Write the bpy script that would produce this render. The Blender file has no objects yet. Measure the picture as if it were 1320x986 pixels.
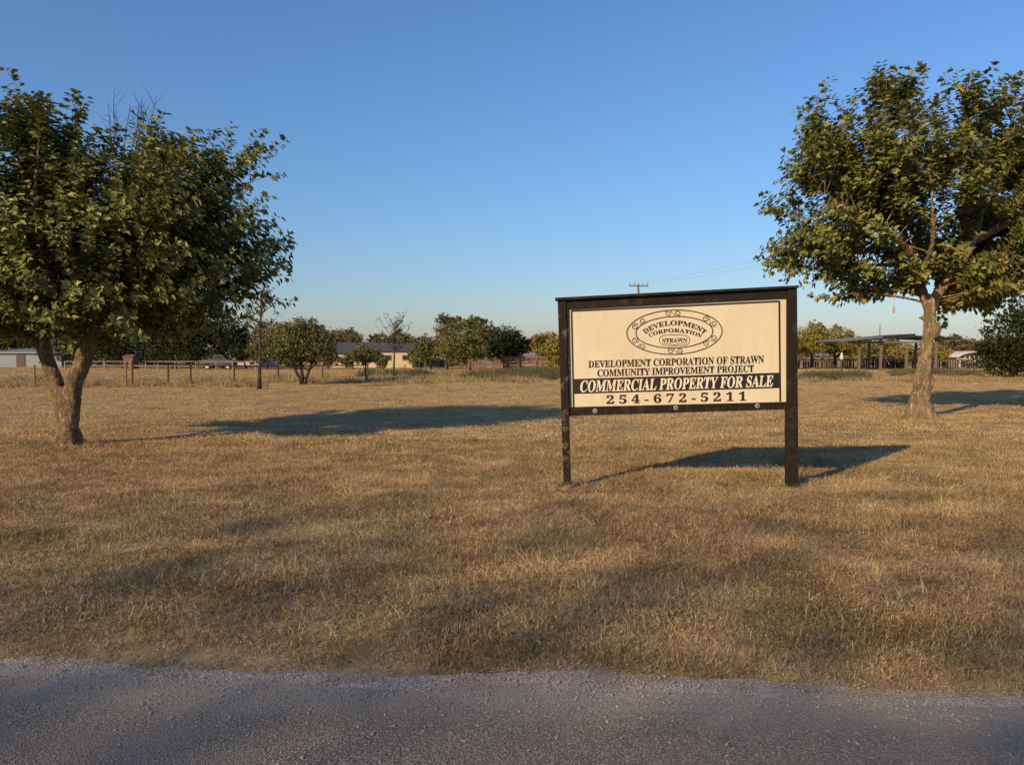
import bpy, math, random
import numpy as np
from mathutils import Vector, Matrix, Euler, Quaternion
R = math.radians
sc = bpy.context.scene
C = sc.collection

# ---------------------------------------------------------------- camera, sky, sun, exposure
F = 970.0; CX = 660.0; CY = 493.0; H = 1.48; PITCH = math.atan(37/970.0)
cd = bpy.data.cameras.new('camera'); cam = bpy.data.objects.new('camera', cd); C.objects.link(cam)
cam.location = (0, 0, H); cam.rotation_euler = (R(90)-PITCH, 0, 0)
cd.sensor_width = 36; cd.lens = 36*F/1320; cd.clip_start = 0.05; cd.clip_end = 3000
sc.camera = cam
SUN_EL = R(25); SUN_AZ = R(42)            # the sun stands behind the viewer's left shoulder, low
w = bpy.data.worlds.new('World'); sc.world = w; w.use_nodes = True
nt = w.node_tree; bg = nt.nodes['Background']
sky = nt.nodes.new('ShaderNodeTexSky'); sky.sky_type = 'NISHITA'; sky.sun_disc = False
sky.sun_elevation = SUN_EL; sky.sun_rotation = math.pi+SUN_AZ
sky.air_density = 1.5; sky.dust_density = 0.6; sky.ozone_density = 10.0
bal = nt.nodes.new('ShaderNodeMix'); bal.data_type = 'RGBA'; bal.blend_type = 'MULTIPLY'; bal.inputs[0].default_value = 1.0
bal.inputs[7].default_value = (1.09, 0.975, 1.0, 1)       # white balance of the whole sky
nt.links.new(sky.outputs[0], bal.inputs[6]); nt.links.new(bal.outputs[2], bg.inputs[0]); bg.inputs[1].default_value = 0.14
sl = bpy.data.lights.new('sun', 'SUN'); sl.energy = 5.0; sl.angle = R(0.7); sl.color = (1.0, 0.71, 0.37)
so = bpy.data.objects.new('sun', sl); C.objects.link(so)
sdir = Vector((math.sin(SUN_AZ)*math.cos(SUN_EL), math.cos(SUN_AZ)*math.cos(SUN_EL), -math.sin(SUN_EL)))
so.rotation_euler = sdir.to_track_quat('-Z', 'Y').to_euler()
sc.view_settings.view_transform = 'Standard'; sc.view_settings.look = 'None'
sc.view_settings.exposure = 0.06; sc.view_settings.gamma = 1.0; sc.view_settings.use_curve_mapping = False
sc.render.engine = 'CYCLES'
sc.cycles.max_bounces = 6; sc.cycles.transparent_max_bounces = 6

# ---------------------------------------------------------------- placing helpers
_cp, _sp = math.cos(PITCH), math.sin(PITCH)
def ray(px, py):
    x = (px-CX)/F; u = -(py-CY)/F
    return Vector((x, _cp + u*_sp, u*_cp - _sp))
def at(px, py, Y):                       # the point of the plane y = Y seen at that place
    d = ray(px, py); return Vector((0, 0, H)) + d*(Y/d.y)
def zbase(py):                           # distance of flat ground seen at that height
    d = ray(CX, py); return H/(-d.z)*d.y
def gnd(px, py):
    d = ray(px, py); p = Vector((0, 0, H)) + d*(H/(-d.z)); return p
def gh(x, y):                            # height of the lot: nearly flat, softly lumpy
    a = 0.018*np.sin(x*1.3+0.7*np.sin(y*0.9))*np.sin(y*1.1+1.0) + 0.015*np.sin(x*0.37+1.7)*np.cos(y*0.31)
    a = a + 0.02*np.sin(x*0.16+0.5)*np.sin(y*0.21)
    k = np.clip((y-3.6)/2.0, 0, 1); k2 = np.clip((-y-3.2)/2.0, 0, 1)
    return a*np.maximum(k, k2)
def gz(x, y): return float(gh(np.float64(x), np.float64(y)))
def vnoise(x, y, f, seed=0, octs=3):
    o = 0; tot = 0
    for k in range(octs):
        X = x*f*2**k+17.3*seed; Y = y*f*2**k+9.1*seed; xi = np.floor(X); yi = np.floor(Y); u = X-xi; v = Y-yi
        u = u*u*(3-2*u); v = v*v*(3-2*v)
        h = lambda a, b: (np.sin(a*127.1+b*311.7+seed*7.7+k)*43758.5453) % 1.0
        n = (h(xi, yi)*(1-u)+h(xi+1, yi)*u)*(1-v)+(h(xi, yi+1)*(1-u)+h(xi+1, yi+1)*u)*v
        o = o+n*0.55**k; tot += 0.55**k
    return o/tot
def edge_y(x):                           # far edge of the road
    return 3.31-0.075*x+0.03*np.sin(x*2.3)+0.02*np.sin(x*5.1+1)

# ---------------------------------------------------------------- materials
MATS = {}
class NT:
    def __init__(s, name):
        s.m = bpy.data.materials.new(name); s.m.use_nodes = True; s.t = s.m.node_tree
        s.b = s.t.nodes['Principled BSDF']; s.out = s.t.nodes['Material Output']
    def n(s, typ, **k):
        o = s.t.nodes.new(typ)
        for a, v in k.items(): setattr(o, a, v)
        return o
    def l(s, a, b): s.t.links.new(a, b)
    def coord(s, which='Object', scale=(1, 1, 1)):
        c = s.n('ShaderNodeTexCoord'); mp = s.n('ShaderNodeMapping'); mp.inputs['Scale'].default_value = scale
        s.l(c.outputs[which], mp.inputs[0]); return mp.outputs[0]
    def pos(s, scale=(1, 1, 1)):
        c = s.n('ShaderNodeNewGeometry'); mp = s.n('ShaderNodeMapping'); mp.inputs['Scale'].default_value = scale
        s.l(c.outputs['Position'], mp.inputs[0]); return mp.outputs[0]
    def noise(s, v, scale, detail=4, rough=0.6, dist=0.0):
        o = s.n('ShaderNodeTexNoise'); s.l(v, o.inputs['Vector']); o.inputs['Scale'].default_value = scale
        o.inputs['Detail'].default_value = detail; o.inputs['Roughness'].default_value = rough
        o.inputs['Distortion'].default_value = dist; return o.outputs['Fac']
    def voro(s, v, scale, feature='F1'):
        o = s.n('ShaderNodeTexVoronoi', feature=feature); s.l(v, o.inputs['Vector']); o.inputs['Scale'].default_value = scale
        return o
    def ramp(s, f, stops):
        o = s.n('ShaderNodeValToRGB'); e = o.color_ramp.elements
        while len(e) < len(stops): e.new(0.5)
        for i, (p, c) in enumerate(stops):
            e[i].position = p; e[i].color = (c, c, c, 1) if isinstance(c, (int, float)) else (*c, 1)
        s.l(f, o.inputs[0]); return o.outputs[0]
    def mix(s, f, a, b, mode='MIX'):
        o = s.n('ShaderNodeMix', data_type='RGBA', blend_type=mode)
        for sock, v in ((o.inputs[0], f), (o.inputs[6], a), (o.inputs[7], b)):
            if isinstance(v, (int, float)): sock.default_value = v
            elif isinstance(v, tuple): sock.default_value = (*v, 1)
            else: s.l(v, sock)
        return o.outputs[2]
    def math(s, op, a, b=0.0, clamp=False):
        o = s.n('ShaderNodeMath', operation=op); o.use_clamp = clamp
        for sock, v in ((o.inputs[0], a), (o.inputs[1], b)):
            if isinstance(v, (int, float)): sock.default_value = v
            else: s.l(v, sock)
        return o.outputs[0]
    def bump(s, f, strength=0.5, dist=0.01, prev=None):
        o = s.n('ShaderNodeBump'); o.inputs['Strength'].default_value = strength; o.inputs['Distance'].default_value = dist
        s.l(f, o.inputs['Height'])
        if prev: s.l(prev, o.inputs['Normal'])
        return o.outputs[0]
    def done(s, col=None, rough=0.8, normal=None, spec=None):
        if col is not None:
            if isinstance(col, tuple): s.b.inputs['Base Color'].default_value = (*col, 1)
            else: s.l(col, s.b.inputs['Base Color'])
        if isinstance(rough, (int, float)): s.b.inputs['Roughness'].default_value = rough
        else: s.l(rough, s.b.inputs['Roughness'])
        if normal is not None: s.l(normal, s.b.inputs['Normal'])
        if spec is not None: s.b.inputs['Specular IOR Level'].default_value = spec
        return s.m

def plain(name, col, rough=0.7, var=0.25, scale=8.0, metal=0.0, bump=0.2, stretch=(1, 1, 1)):
    if name in MATS: return MATS[name]
    t = NT(name); v = t.coord('Object', stretch)
    f = t.noise(v, scale, 6, 0.65)
    lo = tuple(c*(1-var) for c in col); hi = tuple(min(1, c*(1+var)) for c in col)
    t.b.inputs['Metallic'].default_value = metal
    MATS[name] = t.done(t.ramp(f, [(0.3, lo), (0.7, hi)]), rough, t.bump(f, bump, 0.01))
    return MATS[name]

def foliage(name, cols, trans=0.25, rough=0.55, spec=0.35):
    if name in MATS: return MATS[name]
    t = NT(name); a = t.n('ShaderNodeAttribute', attribute_name='rnd')
    f = t.noise(t.pos(), 0.9, 2, 0.5)
    g = t.math('ADD', t.math('MULTIPLY', t.math('POWER', a.outputs['Fac'], 1.3), 0.75), t.math('MULTIPLY', f, 0.3))
    n = len(cols)
    col = t.ramp(g, [(0.15+0.7*i/(n-1), c) for i, c in enumerate(cols)])
    t.done(col, rough, None, spec)
    tr = t.n('ShaderNodeBsdfTranslucent'); t.l(t.mix(0.5, col, (0.22, 0.24, 0.03)), tr.inputs[0])
    mx = t.n('ShaderNodeMixShader'); mx.inputs[0].default_value = trans
    t.l(t.b.outputs[0], mx.inputs[1]); t.l(tr.outputs[0], mx.inputs[2]); t.l(mx.outputs[0], t.out.inputs[0])
    MATS[name] = t.m; return t.m

def patches(t):
    """colour patches of the dry lot, shared by the soil and the grass on it (world position)"""
    p = t.pos()
    big = t.noise(p, 0.22, 3, 0.55, 0.6)
    mid = t.noise(t.pos((1, 1.7, 1)), 0.9, 7, 0.72, 0.5)
    fine = t.noise(p, 5.0, 3, 0.6)
    return big, mid, fine

def mat_ground():
    t = NT('dry_ground'); big, mid, fine = patches(t)
    base = t.ramp(mid, [(0.25, (0.13, 0.088, 0.045)), (0.45, (0.36, 0.25, 0.125)), (0.62, (0.52, 0.375, 0.19)), (0.8, (0.62, 0.47, 0.26))])
    brown = t.mix(t.ramp(big, [(0.52, 0.0), (0.7, 0.65)]), base, (0.15, 0.125, 0.055))
    n2 = t.noise(t.pos((1, 0.6, 1)), 14, 6, 0.75)
    c = t.mix(t.ramp(n2, [(0.3, 0.6), (0.55, 0.0)]), brown, (0.12, 0.085, 0.045))
    hgt = t.math('ADD', t.math('MULTIPLY', n2, 0.5), t.math('MULTIPLY', t.noise(t.pos(), 3.0, 5, 0.6), 1.0))
    return t.done(c, 0.95, t.bump(hgt, 0.9, 0.05), 0.1)
def mat_road():
    t = NT('chip_seal_road')
    p = t.pos()
    v = t.voro(p, 150); st = v.outputs['Color']
    sep = t.n('ShaderNodeSeparateColor'); t.l(st, sep.inputs[0])
    stone = t.ramp(sep.outputs[0], [(0.0, (0.17, 0.15, 0.115)), (0.5, (0.30, 0.265, 0.20)), (0.85, (0.42, 0.37, 0.28)), (1.0, (0.68, 0.60, 0.47))])
    gap = t.ramp(v.outputs['Distance'], [(0.35, 0.0), (0.75, 1.0)])
    c = t.mix(gap, stone, (0.10, 0.088, 0.068))
    blot = t.noise(t.pos((0.6, 1.6, 1)), 1.6, 5, 0.6)
    c = t.mix(t.ramp(blot, [(0.35, 0.5), (0.65, 0.0)]), c, (0.20, 0.17, 0.14))
    dust = t.noise(p, 0.8, 4, 0.6)
    c = t.mix(t.ramp(dust, [(0.5, 0.0), (0.75, 0.4)]), c, (0.38, 0.32, 0.26))
    xyz = t.n('ShaderNodeSeparateXYZ'); t.l(p, xyz.inputs[0])     # dust gathers along the verge
    de = t.math('ADD', xyz.outputs[1], t.math('MULTIPLY', xyz.outputs[0], 0.078)); de = t.math('ADD', de, t.math('MULTIPLY', t.noise(t.pos((1, 2, 1)), 2.5, 5, 0.7), 0.5))
    c = t.mix(t.ramp(t.math('SUBTRACT', de, 2.9), [(0.25, 0.0), (0.62, 0.85)]), c, t.mix(sep.outputs[1], (0.24, 0.21, 0.16), (0.48, 0.43, 0.34)))
    f2 = t.noise(p, 260, 2, 0.5)
    h1 = t.math('ADD', t.math('MULTIPLY', t.math('SUBTRACT', 1.0, v.outputs['Distance']), 1.0), t.math('MULTIPLY', f2, 0.4))
    return t.done(c, 0.8, t.bump(h1, 0.9, 0.0045, t.bump(blot, 0.5, 0.03)), 0.12)
def mat_fringe():
    t = NT('pale_road_fringe'); p = t.pos()
    v = t.voro(p, 120); sep = t.n('ShaderNodeSeparateColor'); t.l(v.outputs['Color'], sep.inputs[0])
    c = t.ramp(sep.outputs[0], [(0, (0.30, 0.265, 0.215)), (0.6, (0.44, 0.39, 0.32)), (1, (0.62, 0.56, 0.47))])
    n = t.noise(t.pos((1, 2, 1)), 3.0, 5, 0.65)
    c = t.mix(t.ramp(n, [(0.38, 0.7), (0.58, 0.0)]), c, (0.27, 0.21, 0.145))
    h1 = t.math('ADD', t.math('MULTIPLY', t.math('SUBTRACT', 1.0, v.outputs['Distance']), 1.0), t.math('MULTIPLY', n, 2.0))
    return t.done(c, 0.9, t.bump(h1, 0.9, 0.008), 0.2)
def mat_grass(name, cols, green):
    t = NT(name); big, mid, fine = patches(t)
    a = t.n('ShaderNodeAttribute', attribute_name='rnd')
    oi = t.n('ShaderNodeObjectInfo')
    g = t.math('ADD', t.math('MULTIPLY', a.outputs['Fac'], 0.5), t.math('ADD', t.math('MULTIPLY', mid, 0.95), t.math('MULTIPLY', oi.outputs['Random'], 0.3)))
    g = t.math('SUBTRACT', g, 0.36)
    n = len(cols)
    c = t.ramp(g, [(0.2+0.6*i/(n-1), k) for i, k in enumerate(cols)])
    gm = t.math('MULTIPLY', t.ramp(t.noise(t.pos(), 0.8, 5, 0.65, 0.5), [(0.46, 0.0), (0.62, 1.0)]), t.ramp(a.outputs['Fac'], [(0.3, 1.0), (0.8, 0.3)]))
    c = t.mix(t.math('MULTIPLY', gm, green), c, (0.095, 0.105, 0.03))
    t.done(c, 0.75, None, 0.2)
    tr = t.n('ShaderNodeBsdfTranslucent'); t.l(c, tr.inputs[0])
    mx = t.n('ShaderNodeMixShader'); mx.inputs[0].default_value = 0.22
    t.l(t.b.outputs[0], mx.inputs[1]); t.l(tr.outputs[0], mx.inputs[2]); t.l(mx.outputs[0], t.out.inputs[0])
    return t.m
def mat_bark(name, lo, hi, scale=1.0, cracks=1.0):
    if name in MATS: return MATS[name]
    t = NT(name); v = t.coord('Object', (16*scale, 16*scale, 3.6*scale))
    f = t.noise(v, 1.0, 8, 0.75, 1.2)
    w_ = t.n('ShaderNodeTexVoronoi', feature='DISTANCE_TO_EDGE'); mv = t.n('ShaderNodeVectorMath', operation='ADD')
    nz = t.n('ShaderNodeTexNoise'); t.l(v, nz.inputs['Vector']); nz.inputs['Scale'].default_value = 1.2; t.l(v, mv.inputs[0]); t.l(nz.outputs['Color'], mv.inputs[1]); t.l(mv.outputs[0], w_.inputs['Vector']); w_.inputs['Scale'].default_value = 1.3
    plates = t.ramp(w_.outputs['Distance'], [(0.0, 0.0), (0.16, 1.0)])
    r = t.math('MULTIPLY', t.ramp(f, [(0.38, 0.15), (0.55, 1.0)]), t.math('ADD', t.math('MULTIPLY', plates, cracks), 1-cracks))
    f2 = t.noise(t.coord('Object', (1, 1, 1)), 4*scale, 5, 0.65)
    c = t.mix(r, lo, hi); c = t.mix(t.ramp(f2, [(0.45, 0.0), (0.62, 0.75)]), c, t.mix(r, tuple(k*0.5 for k in lo), tuple(k*0.55 for k in hi)))
    MATS[name] = t.done(c, 0.92, t.bump(t.math('ADD', r, t.math('MULTIPLY', f, 0.5)), 1.0, 0.035/scale), 0.12); return t.m
def mat_wood(name, lo, hi, flake=None):
    if name in MATS: return MATS[name]
    t = NT(name); v = t.coord('Object', (40, 40, 2.5))
    f = t.noise(v, 1.0, 6, 0.7, 0.3); f2 = t.noise(t.coord(), 7, 5, 0.7)
    c = t.mix(t.ramp(f, [(0.35, 0.0), (0.65, 1.0)]), lo, hi)
    if flake: c = t.mix(t.ramp(f2, [(0.52, 0.0), (0.60, 0.8)]), c, flake)
    MATS[name] = t.done(c, 0.75, t.bump(f, 0.6, 0.004), 0.25); return t.m

# ---------------------------------------------------------------- mesh helpers
def tag(o, label=None, cat=None, group=None, kind=None):
    if label: o['label'] = label
    if cat: o['category'] = cat
    if group: o['group'] = group
    if kind: o['kind'] = kind
    return o
def thing(name, label, cat, loc=(0, 0, 0), group=None):
    o = bpy.data.objects.new(name, None); C.objects.link(o); o.location = loc; o.empty_display_size = 0.3
    return tag(o, label, cat, group)
def put(name, me, mat=None, parent=None, world=True):
    o = bpy.data.objects.new(name, me); C.objects.link(o)
    if mat:
        me.materials.clear(); me.materials.append(mat)
    if parent:
        o.parent = parent
        if world:
            q = parent; off = Vector()
            while q: off += q.location; q = q.parent
            o.location = -off                      # mesh data is in world coordinates
    return o
def copy_tree(o, parent=None):
    c = o.copy(); C.objects.link(c); c.parent = parent
    for ch in list(o.children): copy_tree(ch, c)
    return c
def recentre(o):
    """put the origin of a world-space mesh at its base"""
    me = o.data; n = len(me.vertices); a = np.empty(n*3); me.vertices.foreach_get('co', a); a = a.reshape(-1, 3)
    c = np.array([(a[:, 0].min()+a[:, 0].max())/2, (a[:, 1].min()+a[:, 1].max())/2, a[:, 2].min()])
    me.vertices.foreach_set('co', (a-c).ravel()); o.location = Vector(c)+o.location; return o
class MB:
    def __init__(s): s.v = []; s.f = []
    def add(s, vs, fs):
        b = len(s.v); s.v += [tuple(v) for v in vs]; s.f += [tuple(b+i for i in f) for f in fs]; return s
    def box(s, c, d, rz=0.0, ry=0.0, rx=0.0, bev=0.0):
        m = Euler((rx, ry, rz)).to_matrix(); c = Vector(c); x, y, z = (k/2 for k in d)
        vs = [c + m @ Vector((sx*x, sy*y, sz*z)) for sz in (-1, 1) for sx, sy in ((-1, -1), (1, -1), (1, 1), (-1, 1))]
        return s.add(vs, [(3, 2, 1, 0), (4, 5, 6, 7), (0, 1, 5, 4), (1, 2, 6, 5), (2, 3, 7, 6), (3, 0, 4, 7)])
    def tube(s, pts, rad, n=8, caps=True):
        pts = [Vector(p) for p in pts]; k = len(pts)
        if not hasattr(rad, '__len__'): rad = [rad]*k
        u = None; rings = []
        for i, p in enumerate(pts):
            t = (pts[min(i+1, k-1)]-pts[max(i-1, 0)]).normalized()
            if u is None: u = t.orthogonal().normalized()
            else:
                u = (u - t*u.dot(t))
                u = u.normalized() if u.length > 1e-6 else t.orthogonal().normalized()
            w_ = t.cross(u)
            rings.append([p+(u*math.cos(2*math.pi*j/n)+w_*math.sin(2*math.pi*j/n))*rad[i] for j in range(n)])
        vs = [v for r in rings for v in r]
        fs = [(i*n+j, i*n+(j+1) % n, (i+1)*n+(j+1) % n, (i+1)*n+j) for i in range(k-1) for j in range(n)]
        if caps: fs += [tuple(reversed(range(n))), tuple((k-1)*n+j for j in range(n))]
        return s.add(vs, fs)
    def cyl(s, c, r, h, n=16, r2=None):
        c = Vector(c); return s.tube([c, c+Vector((0, 0, h))], [r, r if r2 is None else r2], n)
    def blob(s, c, r, n=10, seed=0, sq=(1, 1, 1)):
        rg = random.Random(seed); vs = []; fs = []; m = n//2+1
        for i in range(m+1):
            th = math.pi*i/m
            for j in range(n):
                ph = 2*math.pi*j/n; k = r*(1+rg.uniform(-.12, .12))
                vs.append((c[0]+k*sq[0]*math.sin(th)*math.cos(ph), c[1]+k*sq[1]*math.sin(th)*math.sin(ph), c[2]+k*sq[2]*math.cos(th)))
        fs = [(i*n+j, (i+1)*n+j, (i+1)*n+(j+1) % n, i*n+(j+1) % n) for i in range(m) for j in range(n)]
        return s.add(vs, fs)
    def mesh(s, name, smooth=False):
        me = bpy.data.meshes.new(name); me.from_pydata(s.v, [], s.f); me.update()
        if smooth: me.polygons.foreach_set('use_smooth', [True]*len(me.polygons))
        return me
    def build(s, name, mat, parent=None, smooth=False, world=True):
        return put(name, s.mesh(name, smooth), mat, parent, world)
def bevel(o, wdt=0.005, seg=2):
    m = o.modifiers.new('bevel', 'BEVEL'); m.width = wdt; m.segments = seg; m.limit_method = 'ANGLE'; return o
def np_mesh(name, V, Fs, k, rnd=None, smooth=False):
    """V (n,3), Fs (m,k) index array of k-gons"""
    me = bpy.data.meshes.new(name); n = len(V); m = len(Fs)
    me.vertices.add(n); me.vertices.foreach_set('co', V.astype(np.float32).ravel())
    me.loops.add(m*k); me.loops.foreach_set('vertex_index', Fs.astype(np.int32).ravel())
    me.polygons.add(m); me.polygons.foreach_set('loop_start', np.arange(0, m*k, k, dtype=np.int32))
    me.polygons.foreach_set('use_smooth', np.full(m, smooth))
    if rnd is not None:
        a = me.attributes.new('rnd', 'FLOAT', 'POINT'); a.data.foreach_set('value', rnd.astype(np.float32))
    me.update(calc_edges=True); return me
LEAF_LOBED = (np.array([(0, 0, 0), (0.30, 0.10, .05), (0.26, 0.34, .06), (0.52, 0.52, .04), (0.24, 0.62, .08), (0, 1.0, -.10),
                        (-0.24, 0.62, .08), (-0.52, 0.52, .04), (-0.26, 0.34, .06), (-0.30, 0.10, .05)], float),
              np.array([(0, 1, 2, 3, 4, 5), (0, 5, 6, 7, 8, 9)]))
LEAF_OVAL = (np.array([(0, 0, 0), (0.24, 0.22, .10), (0.30, 0.52, .08), (0.14, 0.84, .0), (0, 1.0, -.16), (-0.14, 0.84, .0), (-0.30, 0.52, .08), (-0.24, 0.22, .10)], float),
              np.array([(0, 1, 2, 3, 4), (0, 4, 5, 6, 7)]))
LEAF_QUAD = (np.array([(0, 0, 0), (0.38, 0.45, .1), (0, 1.0, 0), (-0.38, 0.45, .1)], float), np.array([(0, 1, 2, 3)]))
def leaves(name, P, D, N, S, rng, shape=LEAF_LOBED):
    T, Fc = shape
    D = D/np.linalg.norm(D, axis=1, keepdims=True)
    X = np.cross(D, N); X /= (np.linalg.norm(X, axis=1, keepdims=True)+1e-9); Z = np.cross(X, D)
    V = P[:, None, :] + S[:, None, None]*(T[None, :, 0:1]*X[:, None, :] + T[None, :, 1:2]*D[:, None, :] + T[None, :, 2:3]*Z[:, None, :])
    n = len(P); k = len(T)
    Fs = (np.arange(n)[:, None, None]*k + Fc[None]).reshape(-1, Fc.shape[1])
    rnd = np.repeat(rng.random(n), k)
    return np_mesh(name, V.reshape(-1, 3), Fs, Fc.shape[1], rnd)
def unit(rng, n):
    v = rng.normal(size=(n, 3)); return v/np.linalg.norm(v, axis=1, keepdims=True)

# ---------------------------------------------------------------- the ground, the road
def axis(lo, hi, fine_lo, fine_hi, step, grow):
    a = list(np.arange(fine_lo, fine_hi, step)); x = fine_hi; s = step
    while x < hi: a.append(x); s *= grow; x += s
    a.append(hi); x = fine_lo; s = step; b = []
    while x > lo: s *= grow; x -= s; b.append(max(x, lo))
    return np.array(sorted(set(np.round(b, 4)) | set(np.round(a, 4))))
xs = axis(-900, 900, -14, 14, 0.25, 1.13); ys = axis(-400, 1600, 2.5, 24, 0.25, 1.10)
GX, GY = np.meshgrid(xs, ys); GZ = gh(GX, GY)
nx = len(xs); ny = len(ys)
idx = np.arange(nx*ny).reshape(ny, nx)
Fq = np.stack([idx[:-1, :-1], idx[:-1, 1:], idx[1:, 1:], idx[1:, :-1]], -1).reshape(-1, 4)
g = put('ground', np_mesh('ground', np.stack([GX, GY, GZ], -1).reshape(-1, 3), Fq, 4, None, True), mat_ground())
tag(g, kind='structure')
def strip(name, y0, y1, z, mat, x0=-60, x1=60, step=0.1, rows=2, kind='structure'):
    X = np.arange(x0, x1, step); V = []
    for r in range(rows):
        t_ = r/(rows-1); V.append(np.stack([X, y0(X)*(1-t_)+y1(X)*t_, np.full_like(X, z)], -1))
    V = np.array(V).reshape(-1, 3); n = len(X); id_ = np.arange(rows*n).reshape(rows, n)
    Fs = np.stack([id_[:-1, :-1], id_[:-1, 1:], id_[1:, 1:], id_[1:, :-1]], -1).reshape(-1, 4)
    return tag(put(name, np_mesh(name, V, Fs, 4), mat), kind=kind)
rngE = np.random.default_rng(5)
def ragged(x, amp, sd):
    r = np.random.default_rng(sd); o = 0
    for k in range(6): o = o + np.sin(x*(1.7*2**k*0.7)+r.random()*6)*amp/(1.5**k)
    return o
strip('road_edge', lambda x: edge_y(x)-0.40, lambda x: edge_y(x)+0.07+ragged(x, 0.03, 3)+0.05*vnoise(x, x*0, 9, 2), 0.004, mat_fringe(), step=.03)
strip('road', lambda x: -3.0+0*x, lambda x: edge_y(x)-0.05+ragged(x, 0.02, 4)+0.06*(vnoise(x, x*0, 8, 4)-.5), 0.008, mat_road(), step=.03)

# ---------------------------------------------------------------- grass, gravel, weeds: scattered with geometry nodes
def tuft(name, nblade, rad, hgt, wid, lay, seed, mat, seg=4, curl=1.0):
    rng = np.random.default_rng(seed); Vs = []; Fs = []; rn = []
    b = 0
    for i in range(nblade):
        a = rng.random()*2*math.pi; r0 = rad*math.sqrt(rng.random())
        p = np.array([math.cos(a)*r0, math.sin(a)*r0, -0.005])
        az = rng.random()*2*math.pi; el = R(90)-abs(rng.normal())*lay; el = max(el, R(4))
        L = hgt*(0.5+rng.random()*0.9); w_ = wid*(0.6+0.8*rng.random()); st = L/seg; bend = rng.normal()*0.35*curl; dz = -rng.random()*0.35*curl
        sa = az+math.pi/2+rng.normal()*0.6; side = np.array([math.cos(sa), math.sin(sa), rng.normal()*0.3]); r_ = rng.random()
        for k in range(seg+1):
            ww = w_*(1-k/seg*0.85)
            Vs += [p-side*ww/2, p+side*ww/2]; rn += [r_, r_]
            p = p+st*np.array([math.cos(az)*math.cos(el), math.sin(az)*math.cos(el), math.sin(el)])
            p[2] = max(p[2], 0.003)
            az += bend; el += dz
        for k in range(seg): Fs.append((b+2*k, b+2*k+1, b+2*k+3, b+2*k+2))
        b += 2*(seg+1)
    me = np_mesh(name, np.array(Vs), np.array(Fs), 4, np.array(rn)); me.materials.append(mat)
    return bpy.data.objects.new(name, me)
def scatter(name, pts, rot, scl, var, sources, mat, label=None, cat=None):
    me = bpy.data.meshes.new(name); n = len(pts); me.vertices.add(n); me.vertices.foreach_set('co', pts.astype(np.float32).ravel())
    a = me.attributes.new('rot', 'FLOAT_VECTOR', 'POINT'); a.data.foreach_set('vector', rot.astype(np.float32).ravel())
    a = me.attributes.new('scl', 'FLOAT_VECTOR', 'POINT'); a.data.foreach_set('vector', scl.astype(np.float32).ravel())
    a = me.attributes.new('variant', 'INT', 'POINT'); a.data.foreach_set('value', var.astype(np.int32))
    o = put(name, me, mat)
    ng = bpy.data.node_groups.new(name, 'GeometryNodeTree')
    ng.interface.new_socket('Geometry', in_out='INPUT', socket_type='NodeSocketGeometry')
    ng.interface.new_socket('Geometry', in_out='OUTPUT', socket_type='NodeSocketGeometry')
    N = ng.nodes.new; L = ng.links.new
    gi = N('NodeGroupInput'); go = N('NodeGroupOutput'); join = N('GeometryNodeJoinGeometry')
    def attr(nm, ty):
        q = N('GeometryNodeInputNamedAttribute'); q.data_type = ty; q.inputs[0].default_value = nm; return q.outputs[0]
    ar = attr('rot', 'FLOAT_VECTOR'); asx = attr('scl', 'FLOAT_VECTOR'); av = attr('variant', 'INT')
    e2r = N('FunctionNodeEulerToRotation'); L(ar, e2r.inputs[0])
    for k, s_ in enumerate(sources):
        oi = N('GeometryNodeObjectInfo'); oi.inputs[0].default_value = s_
        cmp_ = N('FunctionNodeCompare'); cmp_.data_type = 'INT'; cmp_.operation = 'EQUAL'
        L(av, cmp_.inputs[2]); cmp_.inputs[3].default_value = k
        ip = N('GeometryNodeInstanceOnPoints')
        L(gi.outputs[0], ip.inputs['Points']); L(cmp_.outputs[0], ip.inputs['Selection'])
        L(oi.outputs['Geometry'], ip.inputs['Instance']); L(e2r.outputs[0], ip.inputs['Rotation']); L(asx, ip.inputs['Scale'])
        L(ip.outputs[0], join.inputs[0])
    L(join.outputs[0], go.inputs[0])
    md = o.modifiers.new('scatter', 'NODES'); md.node_group = ng
    return tag(o, label, cat, kind='stuff')

straw = [(0.11, 0.075, 0.040), (0.26, 0.175, 0.085), (0.45, 0.32, 0.160), (0.62, 0.455, 0.235), (0.74, 0.59, 0.36)]
MG = mat_grass('dry_grass_blades', straw, 0.65)
def wedge(rng, n, y0, y1, power, margin=1.5):
    """points over the ground in front of the road, denser towards it"""
    u = rng.random(n); y = (y0**power + u*(y1**power-y0**power))**(1/power)
    x = (rng.random(n)*2-1)*(0.72*y+margin); return x, y
rng = np.random.default_rng(11)
MF = mat_grass('far_dry_grass_blades', [(0.24, 0.165, 0.08), (0.42, 0.295, 0.14), (0.62, 0.45, 0.22), (0.74, 0.56, 0.29)], 0.3)
src = [tuft('grass_tuft', 80, 0.15, 0.056, 0.0040, R(78), 20+i, MG, 5, 3.4) for i in range(5)]
src += [tuft('grass_tuft', 22, 0.11, 0.12, 0.0045, R(70), 40+i, MG, 6, 2.6) for i in range(2)]
src += [tuft('grass_tuft', 72, 0.30, 0.036, 0.010, R(78), 50+i, MF, 3, 2.0) for i in range(4)]
x, y = wedge(rng, 30000, 3.2, 13.0, 1.25)
ok = y > edge_y(x)-0.02+0.34*rng.random(len(x))**1.2+0.16*(vnoise(x, y, 2.2, 7)-.5)
x, y = x[ok], y[ok]
s_ = 0.75+0.55*rng.random(len(x)); s_ *= np.clip(0.55+(y-edge_y(x))*0.8, 0.4, 1.0)
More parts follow.
